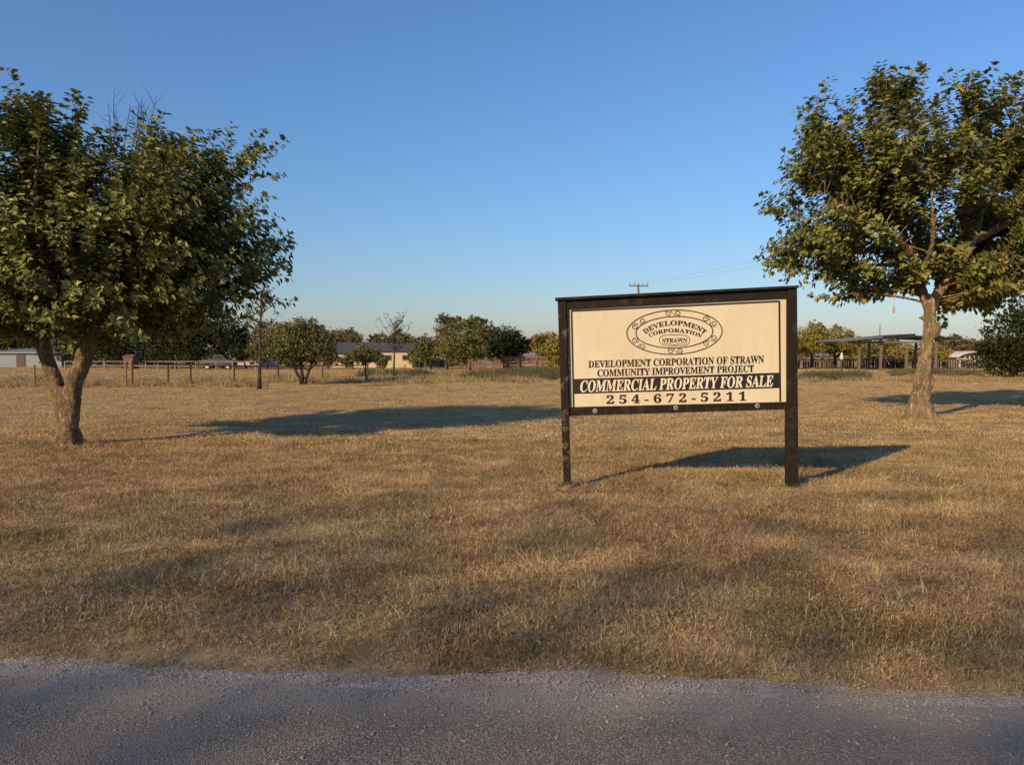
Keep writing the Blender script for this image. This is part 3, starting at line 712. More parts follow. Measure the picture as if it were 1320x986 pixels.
b2 = gnd(1187, 537); b2.z = gz(b2.x, b2.y)-0.03; S2 = F/zbase(537)
def l2(px, py, dy=0.0): return Vector(((px-1187)/S2, dy, (538-py)/S2))
right_paths = [
    ([l2(1187, 545), l2(1186, 530), l2(1187, 500), l2(1190, 470), l2(1193, 440), l2(1196, 410), l2(1195, 388)], [0.34, 0.245, 0.19, 0.165, 0.125, 0.125, 0.135]),
    ([l2(1193, 395), l2(1186, 365, .1), l2(1178, 330, .2), l2(1160, 280, .2), l2(1150, 220, .1), l2(1140, 150, 0)], [0.115, 0.11, 0.10, 0.08, 0.05, 0.015]),
    ([l2(1197, 395), l2(1208, 368, -.1), l2(1232, 330, -.2), l2(1248, 290, -.2), l2(1256, 230, 0), l2(1240, 150, .1), l2(1232, 105, .1)], [0.125, 0.12, 0.115, 0.10, 0.07, 0.04, 0.012]),
    ([l2(1180, 335, .2), l2(1140, 310, -.4), l2(1090, 290, -.8), l2(1040, 260, -.8)], [0.09, 0.07, 0.045, 0.015]),
    ([l2(1165, 290, .2), l2(1120, 250, .6), l2(1080, 210, .8), l2(1060, 170, .6)], [0.08, 0.06, 0.04, 0.015]),
    ([l2(1180, 345, .1), l2(1150, 335, .8), l2(1100, 345, 1.0), l2(1040, 335, .8)], [0.07, 0.05, 0.035, 0.015]),
    ([l2(1245, 310, -.2), l2(1290, 280, -.8), l2(1340, 230, -1.0), l2(1360, 170, -.8)], [0.10, 0.08, 0.05, 0.015]),
    ([l2(1225, 345, -.2), l2(1280, 340, -.8), l2(1340, 340, -1.2), l2(1400, 320, -1.0)], [0.09, 0.07, 0.045, 0.015]),
    ([l2(1250, 280, -.2), l2(1300, 220, .6), l2(1320, 160, .8), l2(1330, 120, .6)], [0.08, 0.06, 0.04, 0.015]),
    ([l2(1178, 325, .2), l2(1200, 270, .6), l2(1205, 200, .6), l2(1195, 150, .4)], [0.08, 0.06, 0.04, 0.015]),
    ([l2(1182, 350, 0), l2(1170, 320, -.9), l2(1150, 270, -1.5), l2(1140, 220, -1.5)], [0.07, 0.055, 0.035, 0.015]),
]
def lb2(px, py, rx, ry, dy=0.0, ryy=None): return lob(px, py, rx, ry, dy, ryy, l2, S2)
lobes2 = [lb2(1090, 230, 68, 68, 0, 1.5), lb2(1165, 260, 75, 95, 0, 1.9), lb2(1225, 150, 32, 52, 0, .9), lb2(1320, 200, 70, 85, 0, 1.6), lb2(1150, 140, 28, 36, 0, .8),
          lb2(1300, 325, 95, 66, 0, 1.9), lb2(1190, 368, 62, 16, 0, 1.2), lb2(1275, 374, 70, 14, 0, 1.5), lb2(1105, 378, 52, 12, 0, 1.1), lb2(1250, 360, 40, 18, -.6, .8), lb2(1080, 325, 70, 50, 0, 1.5), lb2(1055, 185, 32, 40, 0, .8), lb2(1020, 255, 34, 22, 0, .7), lb2(1385, 290, 90, 90, 0, 1.8), lb2(1220, 350, 55, 32, 0, 1.2), lb2(1090, 365, 40, 28, 0, .8)]
right = shade_tree('broadleaf_tree', 'taller open-crowned tree with a straight knotty trunk, right of the sign', b2, right_paths,
                   [(l2(1199, 424, -.05), 0.17, (1.0, 1, 1.15)), (l2(1178, 488, -.1), .10, (1, .8, 2.0)), (l2(1184, 472, -.13), .10, (1, .6, 1.3)), (l2(1197, 490, -.05), .09, (1, 1, 2.0)), (l2(1187, 408, 0), .07, (1.3, 1, .8))],
                   lobes2, 460, 5, 22, 0.152, BK2, LF2, 9, l2(1205, 370), voxel=0.035, minz=2.6, twig=0.008, slen=(.4, .8), jit=.4, radial=.9, upb=.3, pet=.07, holes=((*(l2(1243, 250).x, l2(1243, 250).z), 0.33), (*(l2(1240, 215).x, l2(1240, 215).z), 0.2)))
# pinkish thing on a cord from its lowest twig
p = at(1154, 378, b2.y-0.6); q = at(1152, 401, b2.y-0.6)
hf = thing('wind_chime', 'thin pinkish ornament hanging on a cord under the right tree', 'ornament', tuple(q))
MB().tube([p, q+Vector((0, 0, .1))], 0.008, 5).build('cord', plain('pale_cord', (0.5, 0.36, 0.32), .8), hf)
MB().tube([q+Vector((0, 0, .1)), q+Vector((0, 0, .06)), q+Vector((0, 0, -.02)), q+Vector((0, 0, -.05))], [.008, .03, .025, .006], 8).build('bell', plain('faded_pink', (0.5, 0.25, 0.22), .6), hf)

# background trees -------------------------------------------------
def leafcloud(lobes, n, size, rn, clump=0.16, nclump=None, thick=0.45):
    vol = np.array([l[1][0]*l[1][1]*l[1][2] for l in lobes])**0.75; nc = nclump or max(40, n//22)
    li = rn.choice(len(lobes), nc, p=vol/vol.sum()); d = unit(rn, nc); r_ = rn.random(nc)**thick
    cen = np.array([tuple(l[0]) for l in lobes])[li]; rad = np.array([l[1] for l in lobes])[li]
    cc = cen+d*rad*r_[:, None]; ci = rn.integers(0, nc, n)
    cs = rad.mean(axis=1)[ci][:, None]*clump*(0.5+rn.random(n)[:, None])
    P_ = cc[ci]+rn.normal(size=(n, 3))*cs*np.array([1, 1, .7])
    D_ = unit(rn, n)+d[ci]*0.3; N_ = unit(rn, n)*0.7+d[ci]*0.9+np.array([-.1, -.15, .4])
    return P_, D_, N_, size*(0.6+0.8*rn.random(n))
def bg_tree(label, px, pyb, Y, ells, n, size, mat, trunk=0.10, name='broadleaf_tree', group=None, seed=0, bark=BKD, ground=True, stems=1, nbr=10, clump=0.16, thick=0.45, depth=0.8, tpx=None):
    base = at(px, pyb, Y); base.z = gz(base.x, base.y)-0.05
    rn = np.random.default_rng(1000+seed); rg = random.Random(seed)
    t = thing(name, label, 'tree', tuple(base), group); s = F/Y
    lobes = [(at(a, b_, Y)+Vector((0, rg.uniform(-.3, .3)*c_/s, 0)), (c_/s, c_/s*depth, d_/s)) for a, b_, c_, d_ in ells]
    for lc, lr in list(lobes):
        for q in range(4):
            a = rg.uniform(-.3, 3.4); k2 = rg.uniform(.16, .34)
            lobes.append((lc+Vector((math.cos(a)*lr[0]*.92, rg.uniform(-.4, .4)*lr[1], math.sin(a)*lr[2]*.95)), (lr[0]*k2, lr[1]*k2, lr[2]*k2*1.2)))
    b = MB(); top = max(l[0].z for l in lobes)
    for k in range(stems):
        off = Vector((rg.uniform(-1, 1)*0.15*(k > 0), rg.uniform(-1, 1)*.15, 0)); l = lobes[k % len(lobes)]
        tp = Vector(l[0]); tp.x = tp.x*0.8+base.x*0.2; mid = (base+off).lerp(tp, .5)+Vector((rg.gauss(0, .1), rg.gauss(0, .1), 0))
        pp = bez(base+off, mid, tp, 6); b.tube(pp, [trunk*(1.5 if i == 0 else 1.1-0.17*i) for i in range(6)], 8)
        for j in range(nbr):
            q0 = pp[rg.randint(2, 5)]; ll = rg.choice(lobes); d = Vector((rg.gauss(0, 1), rg.gauss(0, 1), rg.gauss(0.2, 1))).normalized()
            q1 = Vector(ll[0])+Vector((d.x*ll[1][0], d.y*ll[1][1], d.z*ll[1][2]))*0.85
            b.tube(bez(q0, (q0+q1)/2+Vector((0, 0, .1)), q1, 4), [trunk*.4, trunk*.28, trunk*.18, trunk*.06], 5, False)
    b.build('trunk', bark, t, True)
    P_, D_, N_, S_ = leafcloud(lobes, n, size, rn, clump, None, thick)
    tag(put('crown', leaves('crown', P_, D_, N_, S_, rn, LEAF_QUAD), mat, t), kind='stuff'); return t
DK = foliage('dark_evergreen', [(0.012, 0.018, 0.007), (0.024, 0.032, 0.010), (0.046, 0.052, 0.016)], 0.05, .7, .12)
MGn = foliage('mid_green', [(0.045, 0.056, 0.017), (0.10, 0.112, 0.030), (0.17, 0.168, 0.045), (0.26, 0.22, 0.065)], 0.2)
YG = foliage('yellow_green', [(0.14, 0.13, 0.025), (0.24, 0.20, 0.035), (0.33, 0.26, 0.05), (0.42, 0.32, 0.07)], 0.25)
OL = foliage('olive_brown', [(0.07, 0.066, 0.026), (0.14, 0.12, 0.042), (0.21, 0.165, 0.06)], 0.2)
GT = 'trees beyond the pasture fence'
TR = [ # label, px, base y, distance, ellipses, n, size, material, trunk
 ('dark tree behind the low end of the left tree, over the pale shed', 20, 476, 84, [(15, 440, 42, 26), (-20, 445, 30, 22)], 5200, .30, DK, .22),
 ('dark evergreen mass between the two limbs of the left tree', 92, 474, 80, [(85, 446, 40, 22), (110, 440, 30, 20)], 4600, .28, DK, .2),
 ('black-green tree behind the left crown above the red hutch', 160, 474, 76, [(150, 440, 42, 27), (185, 436, 34, 30)], 5200, .27, DK, .2),
 ('black-green tree behind the white paddock rails', 225, 474, 74, [(222, 434, 40, 32), (250, 442, 30, 24)], 5200, .27, DK, .2),
 ('dark tree whose branches hang over the parked pickup', 285, 472, 74, [(280, 430, 38, 30), (305, 440, 24, 18)], 4600, .27, DK, .2),
 ('small olive tree beside the white house, behind the thin bare tree', 344, 474, 70, [(345, 440, 22, 24), (336, 455, 18, 14)], 3600, .22, OL, .12),
 ('wide bushy green tree with several stems at the pipe fence', 388, 490, 36.5, [(388, 440, 40, 23), (366, 448, 28, 20), (412, 450, 24, 20), (385, 425, 28, 14), (372, 462, 22, 12)], 8200, .125, MGn, .09),
 ('dark tree line rising behind the bushy green tree', 420, 466, 105, [(410, 436, 26, 14), (440, 438, 22, 13), (456, 436, 12, 10)], 4200, .34, OL, .2),
 ('small round lollipop tree in front of the cream house', 474, 489, 40, [(473, 456, 17, 13), (466, 460, 12, 9), (482, 459, 10, 9)], 2600, .11, MGn, .055),
 ('brownish tree behind the roof between the two thin trees', 528, 466, 100, [(516, 441, 16, 13), (533, 445, 13, 12)], 2600, .30, OL, .16),
 ('low green tree left of the tall clump', 556, 476, 68, [(553, 450, 16, 18), (546, 458, 12, 13)], 3000, .2, MGn, .12),
 ('tallest feathery tree of the clump, with an open top', 576, 478, 66, [(575, 428, 15, 20), (588, 418, 14, 9), (572, 412, 10, 6)], 3000, .18, OL, .14),
 ('broad green tree in the middle of the clump', 604, 478, 64, [(604, 440, 30, 26), (594, 452, 32, 20), (620, 432, 20, 19), (612, 420, 16, 10)], 8200, .2, MGn, .2),
 ('dark round tree at the right end of the clump, over the board wall', 655, 472, 70, [(652, 441, 23, 20), (640, 447, 16, 18), (668, 446, 14, 16)], 6200, .2, DK, .2),
 ('pale green tree just left of the sign', 700, 474, 78, [(700, 444, 14, 15), (690, 440, 7, 9)], 3200, .22, YG, .15),
 ('yellow-green tree whose left half hides behind the sign post', 722, 478, 66, [(720, 448, 15, 20), (712, 458, 10, 14)], 3000, .2, YG, .12),
 ('tree hidden behind the sign board with only its edge showing', 1012, 476, 70, [(1008, 440, 22, 20)], 2500, .22, YG, .15),
 ('golden green tree right beside the right sign post', 1047, 474, 74, [(1045, 437, 22, 20), (1035, 448, 20, 14)], 5200, .21, YG, .16),
 ('golden green tree with a crooked dark trunk left of the pavilion', 1076, 474, 76, [(1078, 440, 24, 18), (1096, 446, 16, 12)], 5200, .21, YG, .18),
 ('low golden tree under the left half of the pavilion roof', 1098, 472, 84, [(1098, 448, 20, 9)], 2000, .22, YG, .12),
 ('dark tree behind the pavilion posts', 1125, 470, 95, [(1122, 452, 24, 13), (1145, 450, 20, 12)], 4200, .30, MGn, .18),
 ('pale green small tree under the middle of the pavilion roof', 1160, 472, 88, [(1166, 455, 15, 11), (1152, 458, 10, 8)], 2600, .24, YG, .12),
 ('pale tree right of the knotty trunk, behind the white pickets', 1214, 470, 86, [(1214, 456, 14, 9), (1205, 450, 10, 8)], 2400, .22, YG, .12),
 ('brown-green tree between the trunk and the white roof', 1236, 468, 92, [(1232, 446, 20, 12), (1246, 450, 18, 10), (1218, 442, 12, 7)], 4200, .28, OL, .18),
 ('brown-green tree rising over the right end of the first cream house', 445, 470, 98, [(444, 440, 22, 12), (430, 446, 16, 9)], 3000, .3, OL, .16),
 ('thin-crowned tree behind the gap between the two cream houses', 488, 470, 96, [(490, 441, 14, 10), (478, 446, 12, 8)], 2200, .28, OL, .14),
 ('low scrubby tree filling the gap right of the second cream house', 541, 474, 74, [(541, 455, 12, 11), (534, 461, 9, 8)], 2200, .2, MGn, .1),
 ('low olive tree behind the dark round tree and the board fence', 680, 470, 98, [(680, 448, 14, 9), (668, 452, 14, 8)], 2200, .28, OL, .14),
 ('bushy tree screening the left end of the first cream house', 424, 475, 72, [(422, 458, 11, 12), (430, 464, 8, 7)], 2200, .19, MGn, .1),
 ('dark bushy tree screening the white house', 318, 474, 72, [(312, 455, 12, 12), (326, 462, 8, 7)], 2000, .2, DK, .1),
 ('small green tree hiding the wall between door and window of the first cream house', 455, 476, 70, [(452, 461, 9, 8), (446, 466, 6, 6)], 1500, .19, MGn, .07),
 ('low scrub tree at the left corner of the second cream house', 494, 477, 68, [(493, 466, 8, 7)], 1200, .18, OL, .06),
 ('distant low tree behind the white-roofed house', 1262, 466, 110, [(1262, 448, 20, 10), (1284, 446, 20, 12)], 3000, .32, MGn, .2),
]
for k, (lbl, px, pb, Y, el, n_, sz_, m_, tk) in enumerate(TR):
    nm = 'broadleaf_tree'
    bg_tree(lbl, px, pb, Y, el, int(n_*1.7), sz_*0.74, m_, tk, nm, GT, k+1, stems=4 if k == 6 else 1, clump=.13)
# dark cedar at the right edge
bg_tree('dark cedar with layered boughs at the right edge of the photo', 1307, 487, 44, [(1318, 440, 50, 36), (1290, 455, 36, 20), (1335, 410, 36, 30), (1312, 415, 22, 20), (1268, 452, 16, 8), (1345, 460, 50, 30), (1298, 471, 42, 13)], 17000, .13, DK, .16, 'cedar_tree', None, 60, nbr=30, clump=.12)

# bare or nearly bare thin trees
def thin_tree(label, px, pyb, Y, pyt, spread, n, leaf_n, lsz, seed, r0=0.06, lo=0.4):
    base = at(px, pyb, Y); base.z = gz(base.x, base.y)-0.03; top = at(px+2, pyt, Y); rg = random.Random(seed); rn = np.random.default_rng(seed)
    t = thing('sparse_tree', label, 'tree', tuple(base)); b = MB(); tr = bez(base, base.lerp(top, .5)+Vector((rg.gauss(0, .08), 0, 0)), top, 9)
    b.tube(tr, [r0*(1.25 if i == 0 else 1-0.11*i) for i in range(9)], 8); b.build('trunk', BKD, t, True)
    b = MB(); LP = []
    for k in range(n):
        i = rg.uniform(lo*8, 7.5); i0 = int(i); p = tr[i0].lerp(tr[i0+1], i-i0); L = spread*(1.15-abs(i/8-0.62)*1.4)*rg.uniform(.6, 1.1)
        a = rg.random()*6.283; q = p+Vector((math.cos(a)*L, math.sin(a)*L*.7, L*rg.uniform(.5, 1.2)))
        bp = bez(p, p.lerp(q, .5)+Vector((math.cos(a), math.sin(a), -.5))*L*.18, q, 5); b.tube(bp, [r0*.38, r0*.28, r0*.2, r0*.13, r0*.05], 5, False)
        for m in range(5):
            s_ = bp[rg.randint(1, 4)]; e_ = s_+Vector((rg.gauss(0, .3), rg.gauss(0, .25), rg.uniform(.05, .5)))*L*.6; b.tube([s_, s_.lerp(e_, .5)+Vector((0, 0, .02)), e_], [r0*.13, r0*.09, r0*.04], 3, False); LP.append((s_, e_))
    b.build('branches', BKD, t, True)
    if leaf_n:
        P_ = np.array([tuple(s_.lerp(e_, rg.random()*1.1)) for s_, e_ in rg.choices(LP, k=leaf_n)]); P_ += rn.normal(size=P_.shape)*.04
        put('foliage', leaves('foliage', P_, unit(rn, leaf_n), unit(rn, leaf_n)+np.array([0, 0, .5]), lsz*(.6+.8*rn.random(leaf_n)), rn, LEAF_QUAD), OL, t).__setitem__('kind', 'stuff')
    return t
thin_tree('thin young tree with few leaves in front of the pipe fence', 334, 501, 31, 372, .85, 20, 750, .085, 31, .085)
thin_tree('thin leafless tree standing before the cream houses', 507, 486, 44, 408, 1.0, 26, 260, .09, 32, .07, .42)

# scrub under and between the far trees
for (xa_, xb_, Yb_, hmax, seed_, mm, lbl) in ((60, 345, 92, 1.9, 1, DK, 'low dark brush filling the gaps under the trees behind the paddock rails'),
                                   (425, 722, 104, 2.3, 2, OL, 'low olive scrub behind the houses and board fence left of the sign'), (530, 604, 82, 1.7, 4, MGn, 'low green scrub at the foot of the tall tree clump'),
                                   (1020, 1330, 104, 2.4, 3, MGn, 'low green scrub behind the pavilion and the white-roofed house')):
    rn = np.random.default_rng(800+seed_); ll = []
    for k in range(int((xb_-xa_)/3.2)):
        px = rn.uniform(xa_, xb_); p = at(px, 470, Yb_+rn.uniform(-3, 3)); h_ = hmax*rn.uniform(.4, 1.0)*(1.0 if rn.random() < .85 else 1.5)
        ll.append(((p.x, p.y, h_*.45), (rn.uniform(.5, 1.5), 1.0, h_*.6)))
    P_, D_, N_, S_ = leafcloud(ll, 60*len(ll), .24, rn, .25); P_[:, 2] = np.abs(P_[:, 2])
    tag(put('scrub', leaves('scrub', P_, D_, N_, S_, rn, LEAF_QUAD), mm), lbl, 'brush', kind='stuff')
# far woods to the horizon
rn = np.random.default_rng(77); lobw = []
for k in range(120):
    xx = rn.uniform(-230, 230); lobw.append(((xx, rn.uniform(170, 210), rn.uniform(0.5, 1.8)), (rn.uniform(5, 10), 5, rn.uniform(1.2, 2.6))))
P_, D_, N_, S_ = leafcloud(lobw, 22000, .85, rn, .2)
tag(put('far_woods', leaves('far_woods', P_, D_, N_, S_, rn, LEAF_QUAD), OL), 'low dark belt of trees along the horizon', 'woods', kind='stuff')

# trees across the road behind the viewer: their long thin shade lies over the road and deepens on the near grass
NTH = ['first', 'second', 'third', 'fourth', 'fifth', 'sixth', 'seventh', 'eighth']
for k in range(8):
    xx = -39+6.3*k; rn = np.random.default_rng(500+k); yy = -17.5+rn.uniform(-.8, .8); hh = 15.2+rn.uniform(-.5, .5)
    t = thing('broadleaf_tree', 'tall thin-leaved tree across the road behind the viewer, %s of its row from the left' % NTH[7-k], 'tree', (xx, yy, -.05), 'trees across the road')
    b = MB().tube([(xx, yy, -.1), (xx+.1, yy, 2.5), (xx-.1, yy, 6), (xx, yy, hh*.85)], [.14, .11, .08, .03], 10)
    for j in range(10):
        a = j*2.4; z0 = 2.5+j*.9; b.tube([(xx, yy, z0), (xx+math.cos(a)*1.8, yy+math.sin(a)*1.8, z0+1.2), (xx+math.cos(a)*3.3, yy+math.sin(a)*3, z0+2)], [.04, .03, .015], 6, False)
    b.build('trunk', BKD, t, True)
    n_ = 7400; zz = hh*(0.07+0.93*rn.random(n_)**1.7); a = rn.random(n_)*6.283
    P_ = np.stack([xx+(rn.random(n_)+rn.random(n_)*.35-.675)*6.6, yy+(rn.random(n_)-.5)*6.4, zz], -1); S_ = .20*(.6+.8*rn.random(n_))
    tag(put('crown', leaves('crown', P_, unit(rn, n_), unit(rn, n_), S_, rn, LEAF_QUAD), MGn, t), kind='stuff')

# ---------------------------------------------------------------- fences
RUST = plain('rusty_pipe', (0.075, 0.045, 0.03), 0.8, 0.4, 14)
GREY = plain('weathered_post', (0.16, 0.12, 0.09), 0.9, 0.35, 10)
WIRE = plain('galvanised_wire', (0.18, 0.15, 0.12), 0.7, 0.2, 10)
WHITE = plain('chalky_white_paint', (0.62, 0.58, 0.52), 0.8, 0.15, 6)
def fence(name, label, pts, r, mat, rails, rail_r, rail_mat, wires, group=None, cap=0.0):
    """pts: (px, base y, top y) of each post"""
    W = []
    for px, pb, ptp in pts:
        Y = zbase(pb); q = gnd(px, pb); q.z = gz(q.x, q.y); W.append((q, at(px, ptp, Y).z-q.z))
    t = thing(name, label, 'fence', tuple(W[0][0]), group)
    for q, h_ in W:
        o = MB().tube([(0, 0, -.1), (0, 0, h_)], [r, r*.95], 8).build('post', mat, t, world=False); o.location = q-t.location
    for kf in rails:
        MB().tube([q+Vector((0, 0, h_*kf)) for q, h_ in W], rail_r, 6).build('rail', rail_mat, t)
    for kf in wires:
        MB().tube([q+Vector((0, 0, h_*kf)) for q, h_ in W], 0.006, 4).build('wire', WIRE, t)
    return t
fence('pipe_fence', 'brown pipe fence with one top rail crossing the far edge of the lot',
      [(171, 498, 465), (217, 496, 469), (246, 495, 470), (302, 494, 471.5), (359, 491.5, 471.5), (416, 491, 471), (474, 489.5, 470.5)], 0.045, RUST, [0.985], 0.035, RUST, [.75, .5, .25])
fence('wire_fence', 'thin wire fence with grey posts behind the left trunk', [(-40, 499, 468), (45, 498, 470), (110, 497, 471), (163, 498, 467)], 0.04, GREY, [], 0, RUST, [.95, .65, .35])
fence('wire_fence', 'low wire fence receding from the lollipop tree towards the board wall', [(486, 488, 468), (522, 486, 470), (548, 484, 470), (575, 483, 470), (597, 482, 470)], 0.04, GREY, [], 0, RUST, [.95, .6, .3])
PADD = plain('shade_dimmed_boards', (0.30, 0.25, 0.20), .9, .5, 2)  # white boards, colour lowered to carry the shade of the dark trees
fence('paddock_fence', 'whitish board paddock rails behind the dark trees on the left', [(x_, 478, 465.5) for x_ in (84, 110, 135, 188, 204, 226, 253, 279, 300, 330)], 0.07, PADD, [.95, .5], .035, PADD, [])
# corral fence right of the sign
t = fence('corral_fence', 'long dark corral fence of pipe and planks right of the sign', [(x_, 475.5, 463.5) for x_ in range(1030, 1262, 33)], 0.07, RUST, [.97, .05], .05, RUST, [.3, .6, .8])
rg = random.Random(5); PL = plain('grey_brown_plank', (0.032, 0.022, 0.017), .9, .35, 9)
Yc = zbase(475.5); x0_ = gnd(1030, 475.5).x; x1_ = gnd(1262, 475.5).x
k = x0_
while k < x1_:
    w_ = rg.uniform(.14, .2)
    if rg.random() < .82:
        o = MB().box((0, 0, .42), (w_*.9, .03, rg.uniform(.62, .74))).build('plank', PL, t, world=False); o.location = Vector((k, Yc+.09+rg.uniform(0, .02), 0))-t.location
    k += w_*1.35
# marker post with a white cap
q = gnd(1085, 490); Y = q.y; t = thing('marker_post', 'brown post topped by a white bell-shaped cap, in the weeds right of the sign', 'post', tuple(q))
MB().tube([q-Vector((0, 0, .1)), at(1085, 463, Y)], .05, 8).build('post', RUST, t)
p = at(1085, 463, Y); MB().tube([p, p+Vector((0, 0, .1)), p+Vector((0, 0, .3)), p+Vector((0, 0, .38))], [.085, .08, .055, .02], 12).build('cap', WHITE, t)
# white pickets
Yp = 82
t = thing('picket_fence', 'short row of white pickets right of the knotty trunk', 'fence', tuple(at(1207, 470, Yp)))
for j in range(9):
    p = at(1207+j*2.9, 468, Yp); MB().box((p.x, p.y, p.z+.1), (.07, .03, .45+.2*(j % 2))).build('picket', PADD, t)
MB().box((at(1219, 466, Yp).x, Yp+.04, at(1219, 466, Yp).z), (2.3, .04, .05)).build('rail', PADD, t)

# leaning boards: old wall between 603 and 650, then long board fence to 712
t = thing('board_wall', 'leaning wall of brown weathered boards left of the sign', 'wall', tuple(gnd(604, 480)))
Yb = 60; BRN = plain('reddish_brown_board', (0.17, 0.105, 0.07), .9, .4, 7, stretch=(4, 4, 1)); x_ = 604.0; rg = random.Random(3)
while x_ < 648:
    p = at(x_, 479, Yb); hh = (479-rg.uniform(461.5, 465))/F*Yb; wd = rg.uniform(.16, .22)
    if not 630 < x_ < 633:
        MB().box((p.x, Yb+rg.uniform(0, .06), hh/2), (wd, .04, hh), 0, rg.uniform(-.16, .26)).build('board', BRN, t)
    x_ += wd*F/Yb+rg.uniform(.5, 2.2)
t = thing('board_fence', 'horizontal rust-brown board fence running behind the weeds left of the sign post', 'fence', tuple(at(650, 478, 66)))
for r_, (ya, yb_) in enumerate(((459.5, 462.5), (463.2, 466.2), (467, 470), (471, 474))):
    for j in range(3):
        p0 = at(649+j*22, (ya+yb_)/2, 66+j*.2); p1 = at(670+j*22, (ya+yb_)/2, 66+j*.2)
        MB().box(((p0.x+p1.x)/2, p0.y, p0.z), (p1.x-p0.x, .04, (yb_-ya)/F*66)).build('board', BRN, t)
for j in range(4):
    p = at(649+j*21.5, 458.5, 66.3); MB().box((p.x, 66.9, p.z/2), (.14, .1, p.z)).build('post', GREY, t)

# ---------------------------------------------------------------- buildings
def wallbox(name, label, px0, px1, py_eave, py_base, Y, depth, wallmat, roofmat, ridge_px, py_ridge, cat='house', wins=(), doors=(), over=.3):
    """a low building: front wall parallel to the road; ridge along it"""
    a = at(px0, py_eave, Y); b_ = at(px1, py_eave, Y); hz = a.z; zr = at(ridge_px, py_ridge, Y+depth/2).z
    t = thing(name, label, cat, ((a.x+b_.x)/2, Y, 0)); x0, x1 = a.x, b_.x
    m = MB()
    m.add([(x0, Y, -.1), (x1, Y, -.1), (x1, Y, hz), (x0, Y, hz), (x0, Y+depth, -.1), (x1, Y+depth, -.1), (x1, Y+depth, hz), (x0, Y+depth, hz), (x0, Y+depth/2, zr), (x1, Y+depth/2, zr)],
          [(0, 1, 2, 3), (5, 4, 7, 6), (4, 0, 3, 8, 7), (1, 5, 6, 9, 2)])
    m.build('wall', wallmat, t)
    m = MB(); th = .12; sl = (zr-hz)/(depth/2)
    ye, yr = Y-over, Y+depth/2; ze = hz-sl*over
    for s_, (yy, zz) in enumerate(((ye, ze), (Y+depth+over, ze))):
        m = MB(); xa, xb = x0-over, x1+over
        m.add([(xa, yy, zz+.02), (xb, yy, zz+.02), (xb, yr, zr+.02), (xa, yr, zr+.02), (xa, yy, zz+th), (xb, yy, zz+th), (xb, yr, zr+th), (xa, yr, zr+th)],
              [(0, 1, 2, 3), (4, 7, 6, 5), (0, 4, 5, 1), (3, 2, 6, 7), (0, 3, 7, 4), (1, 5, 6, 2)])
        fixn(m.build('roof', roofmat, t))
    for (wx, wy, ww, wh) in wins:
        p = at(wx, wy, Y); f_ = MB().box((p.x, Y-.03, p.z), (ww*.8, .08, wh*.8)).build('window', TRIM, t)
        pn = MB().box((p.x, Y-.075, p.z), (ww*.8-.12, .02, wh*.8-.12)).build('pane', GLS, f_); 
    for (dx, dy, dw, dh) in doors:
        p = at(dx, dy, Y); MB().box((p.x, Y-.04, p.z), (dw, .06, dh)).build('door', plain('dark_door', (.06, .045, .035), .6), t)
    return t
TRIM = plain('faded_trim', (0.30, 0.26, 0.20), .8, .2, 6)
GLS = plain('window_glass', (0.03, 0.035, 0.04), 0.12, 0.1, 3, bump=0.0)
SIDE = lambda n, c_: plain(n, c_, .75, .08, 3, stretch=(1, 1, 14), bump=.15)
CREAM = SIDE('cream_siding', (0.52, 0.43, 0.27)); BLUEW = SIDE('pale_blue_siding', (0.22, 0.25, 0.29)); WS = SIDE('white_siding', (0.36, 0.36, 0.37))
RF = plain('grey_shingle', (0.06, 0.06, 0.065), .9, .25, 12); RFB = plain('bluish_tin_roof', (0.24, 0.27, 0.31), .5, .1, 3, .3); RFG = plain('dull_metal_roof', (0.30, 0.28, 0.26), .5, .15, 4, .3)
wallbox('shed', 'pale blue-grey metal shed behind the left trunk', -30, 79, 455, 475, 80, 6, BLUEW, RFB, 25, 449, 'shed', (), ((27, 467, .9, 1.7),))
wallbox('house', 'white house glimpsed left of the thin young tree', 300, 334, 459, 472, 88, 6, WS, RFB, 317, 448, 'house', ((308, 464, .9, .6), (324, 464, .9, .6)))
wallbox('house', 'long cream house with grey roof behind the lollipop tree', 428, 490, 454.5, 473, 78, 7, CREAM, RF, 458, 443, 'house', ((438, 463, .8, .7), (462, 463, 1.0, .7)), ((450, 465, .8, 1.5),))
wallbox('house', 'cream house with dark eave behind the thin leafless tree', 491, 531, 452, 472, 76, 7, CREAM, RF, 505, 444, 'house', ((500, 461, .9, .7), (523, 461, .9, .7)))
wallbox('shed', 'small tan shed peeping under the tree clump', 564, 580, 463, 473, 84, 3, SIDE('tan_siding', (0.46, 0.34, 0.22)), RFG, 572, 461, 'shed', (), ((572, 468, .8, .8),))
wallbox('shed', 'low building with a long grey metal roof behind the board fence', 674, 716, 461.5, 473, 78, 5, SIDE('grey_siding', (0.30, 0.27, 0.24)), RFG, 690, 455.5, 'shed', ((684, 466, .8, .5),))
wallbox('house', 'small gabled house under the golden trees right of the sign', 1040, 1066, 458, 472, 92, 5, SIDE('rose_brown_siding', (0.17, 0.12, 0.10)), RFG, 1052, 452, 'house', ((1047, 463, .9, .7), (1060, 463, .9, .7)), ())
wallbox('hutch', 'small brick-red hutch under the left tree beside the gate post', 159, 171, 461, 474, 70, 1.2, SIDE('brick_red_siding', (0.17, 0.08, 0.055)), plain('rust_tin', (.12, .07, .05), .7), 165, 458.5, 'hutch', (), ((162, 469, .3, .7),), .06)
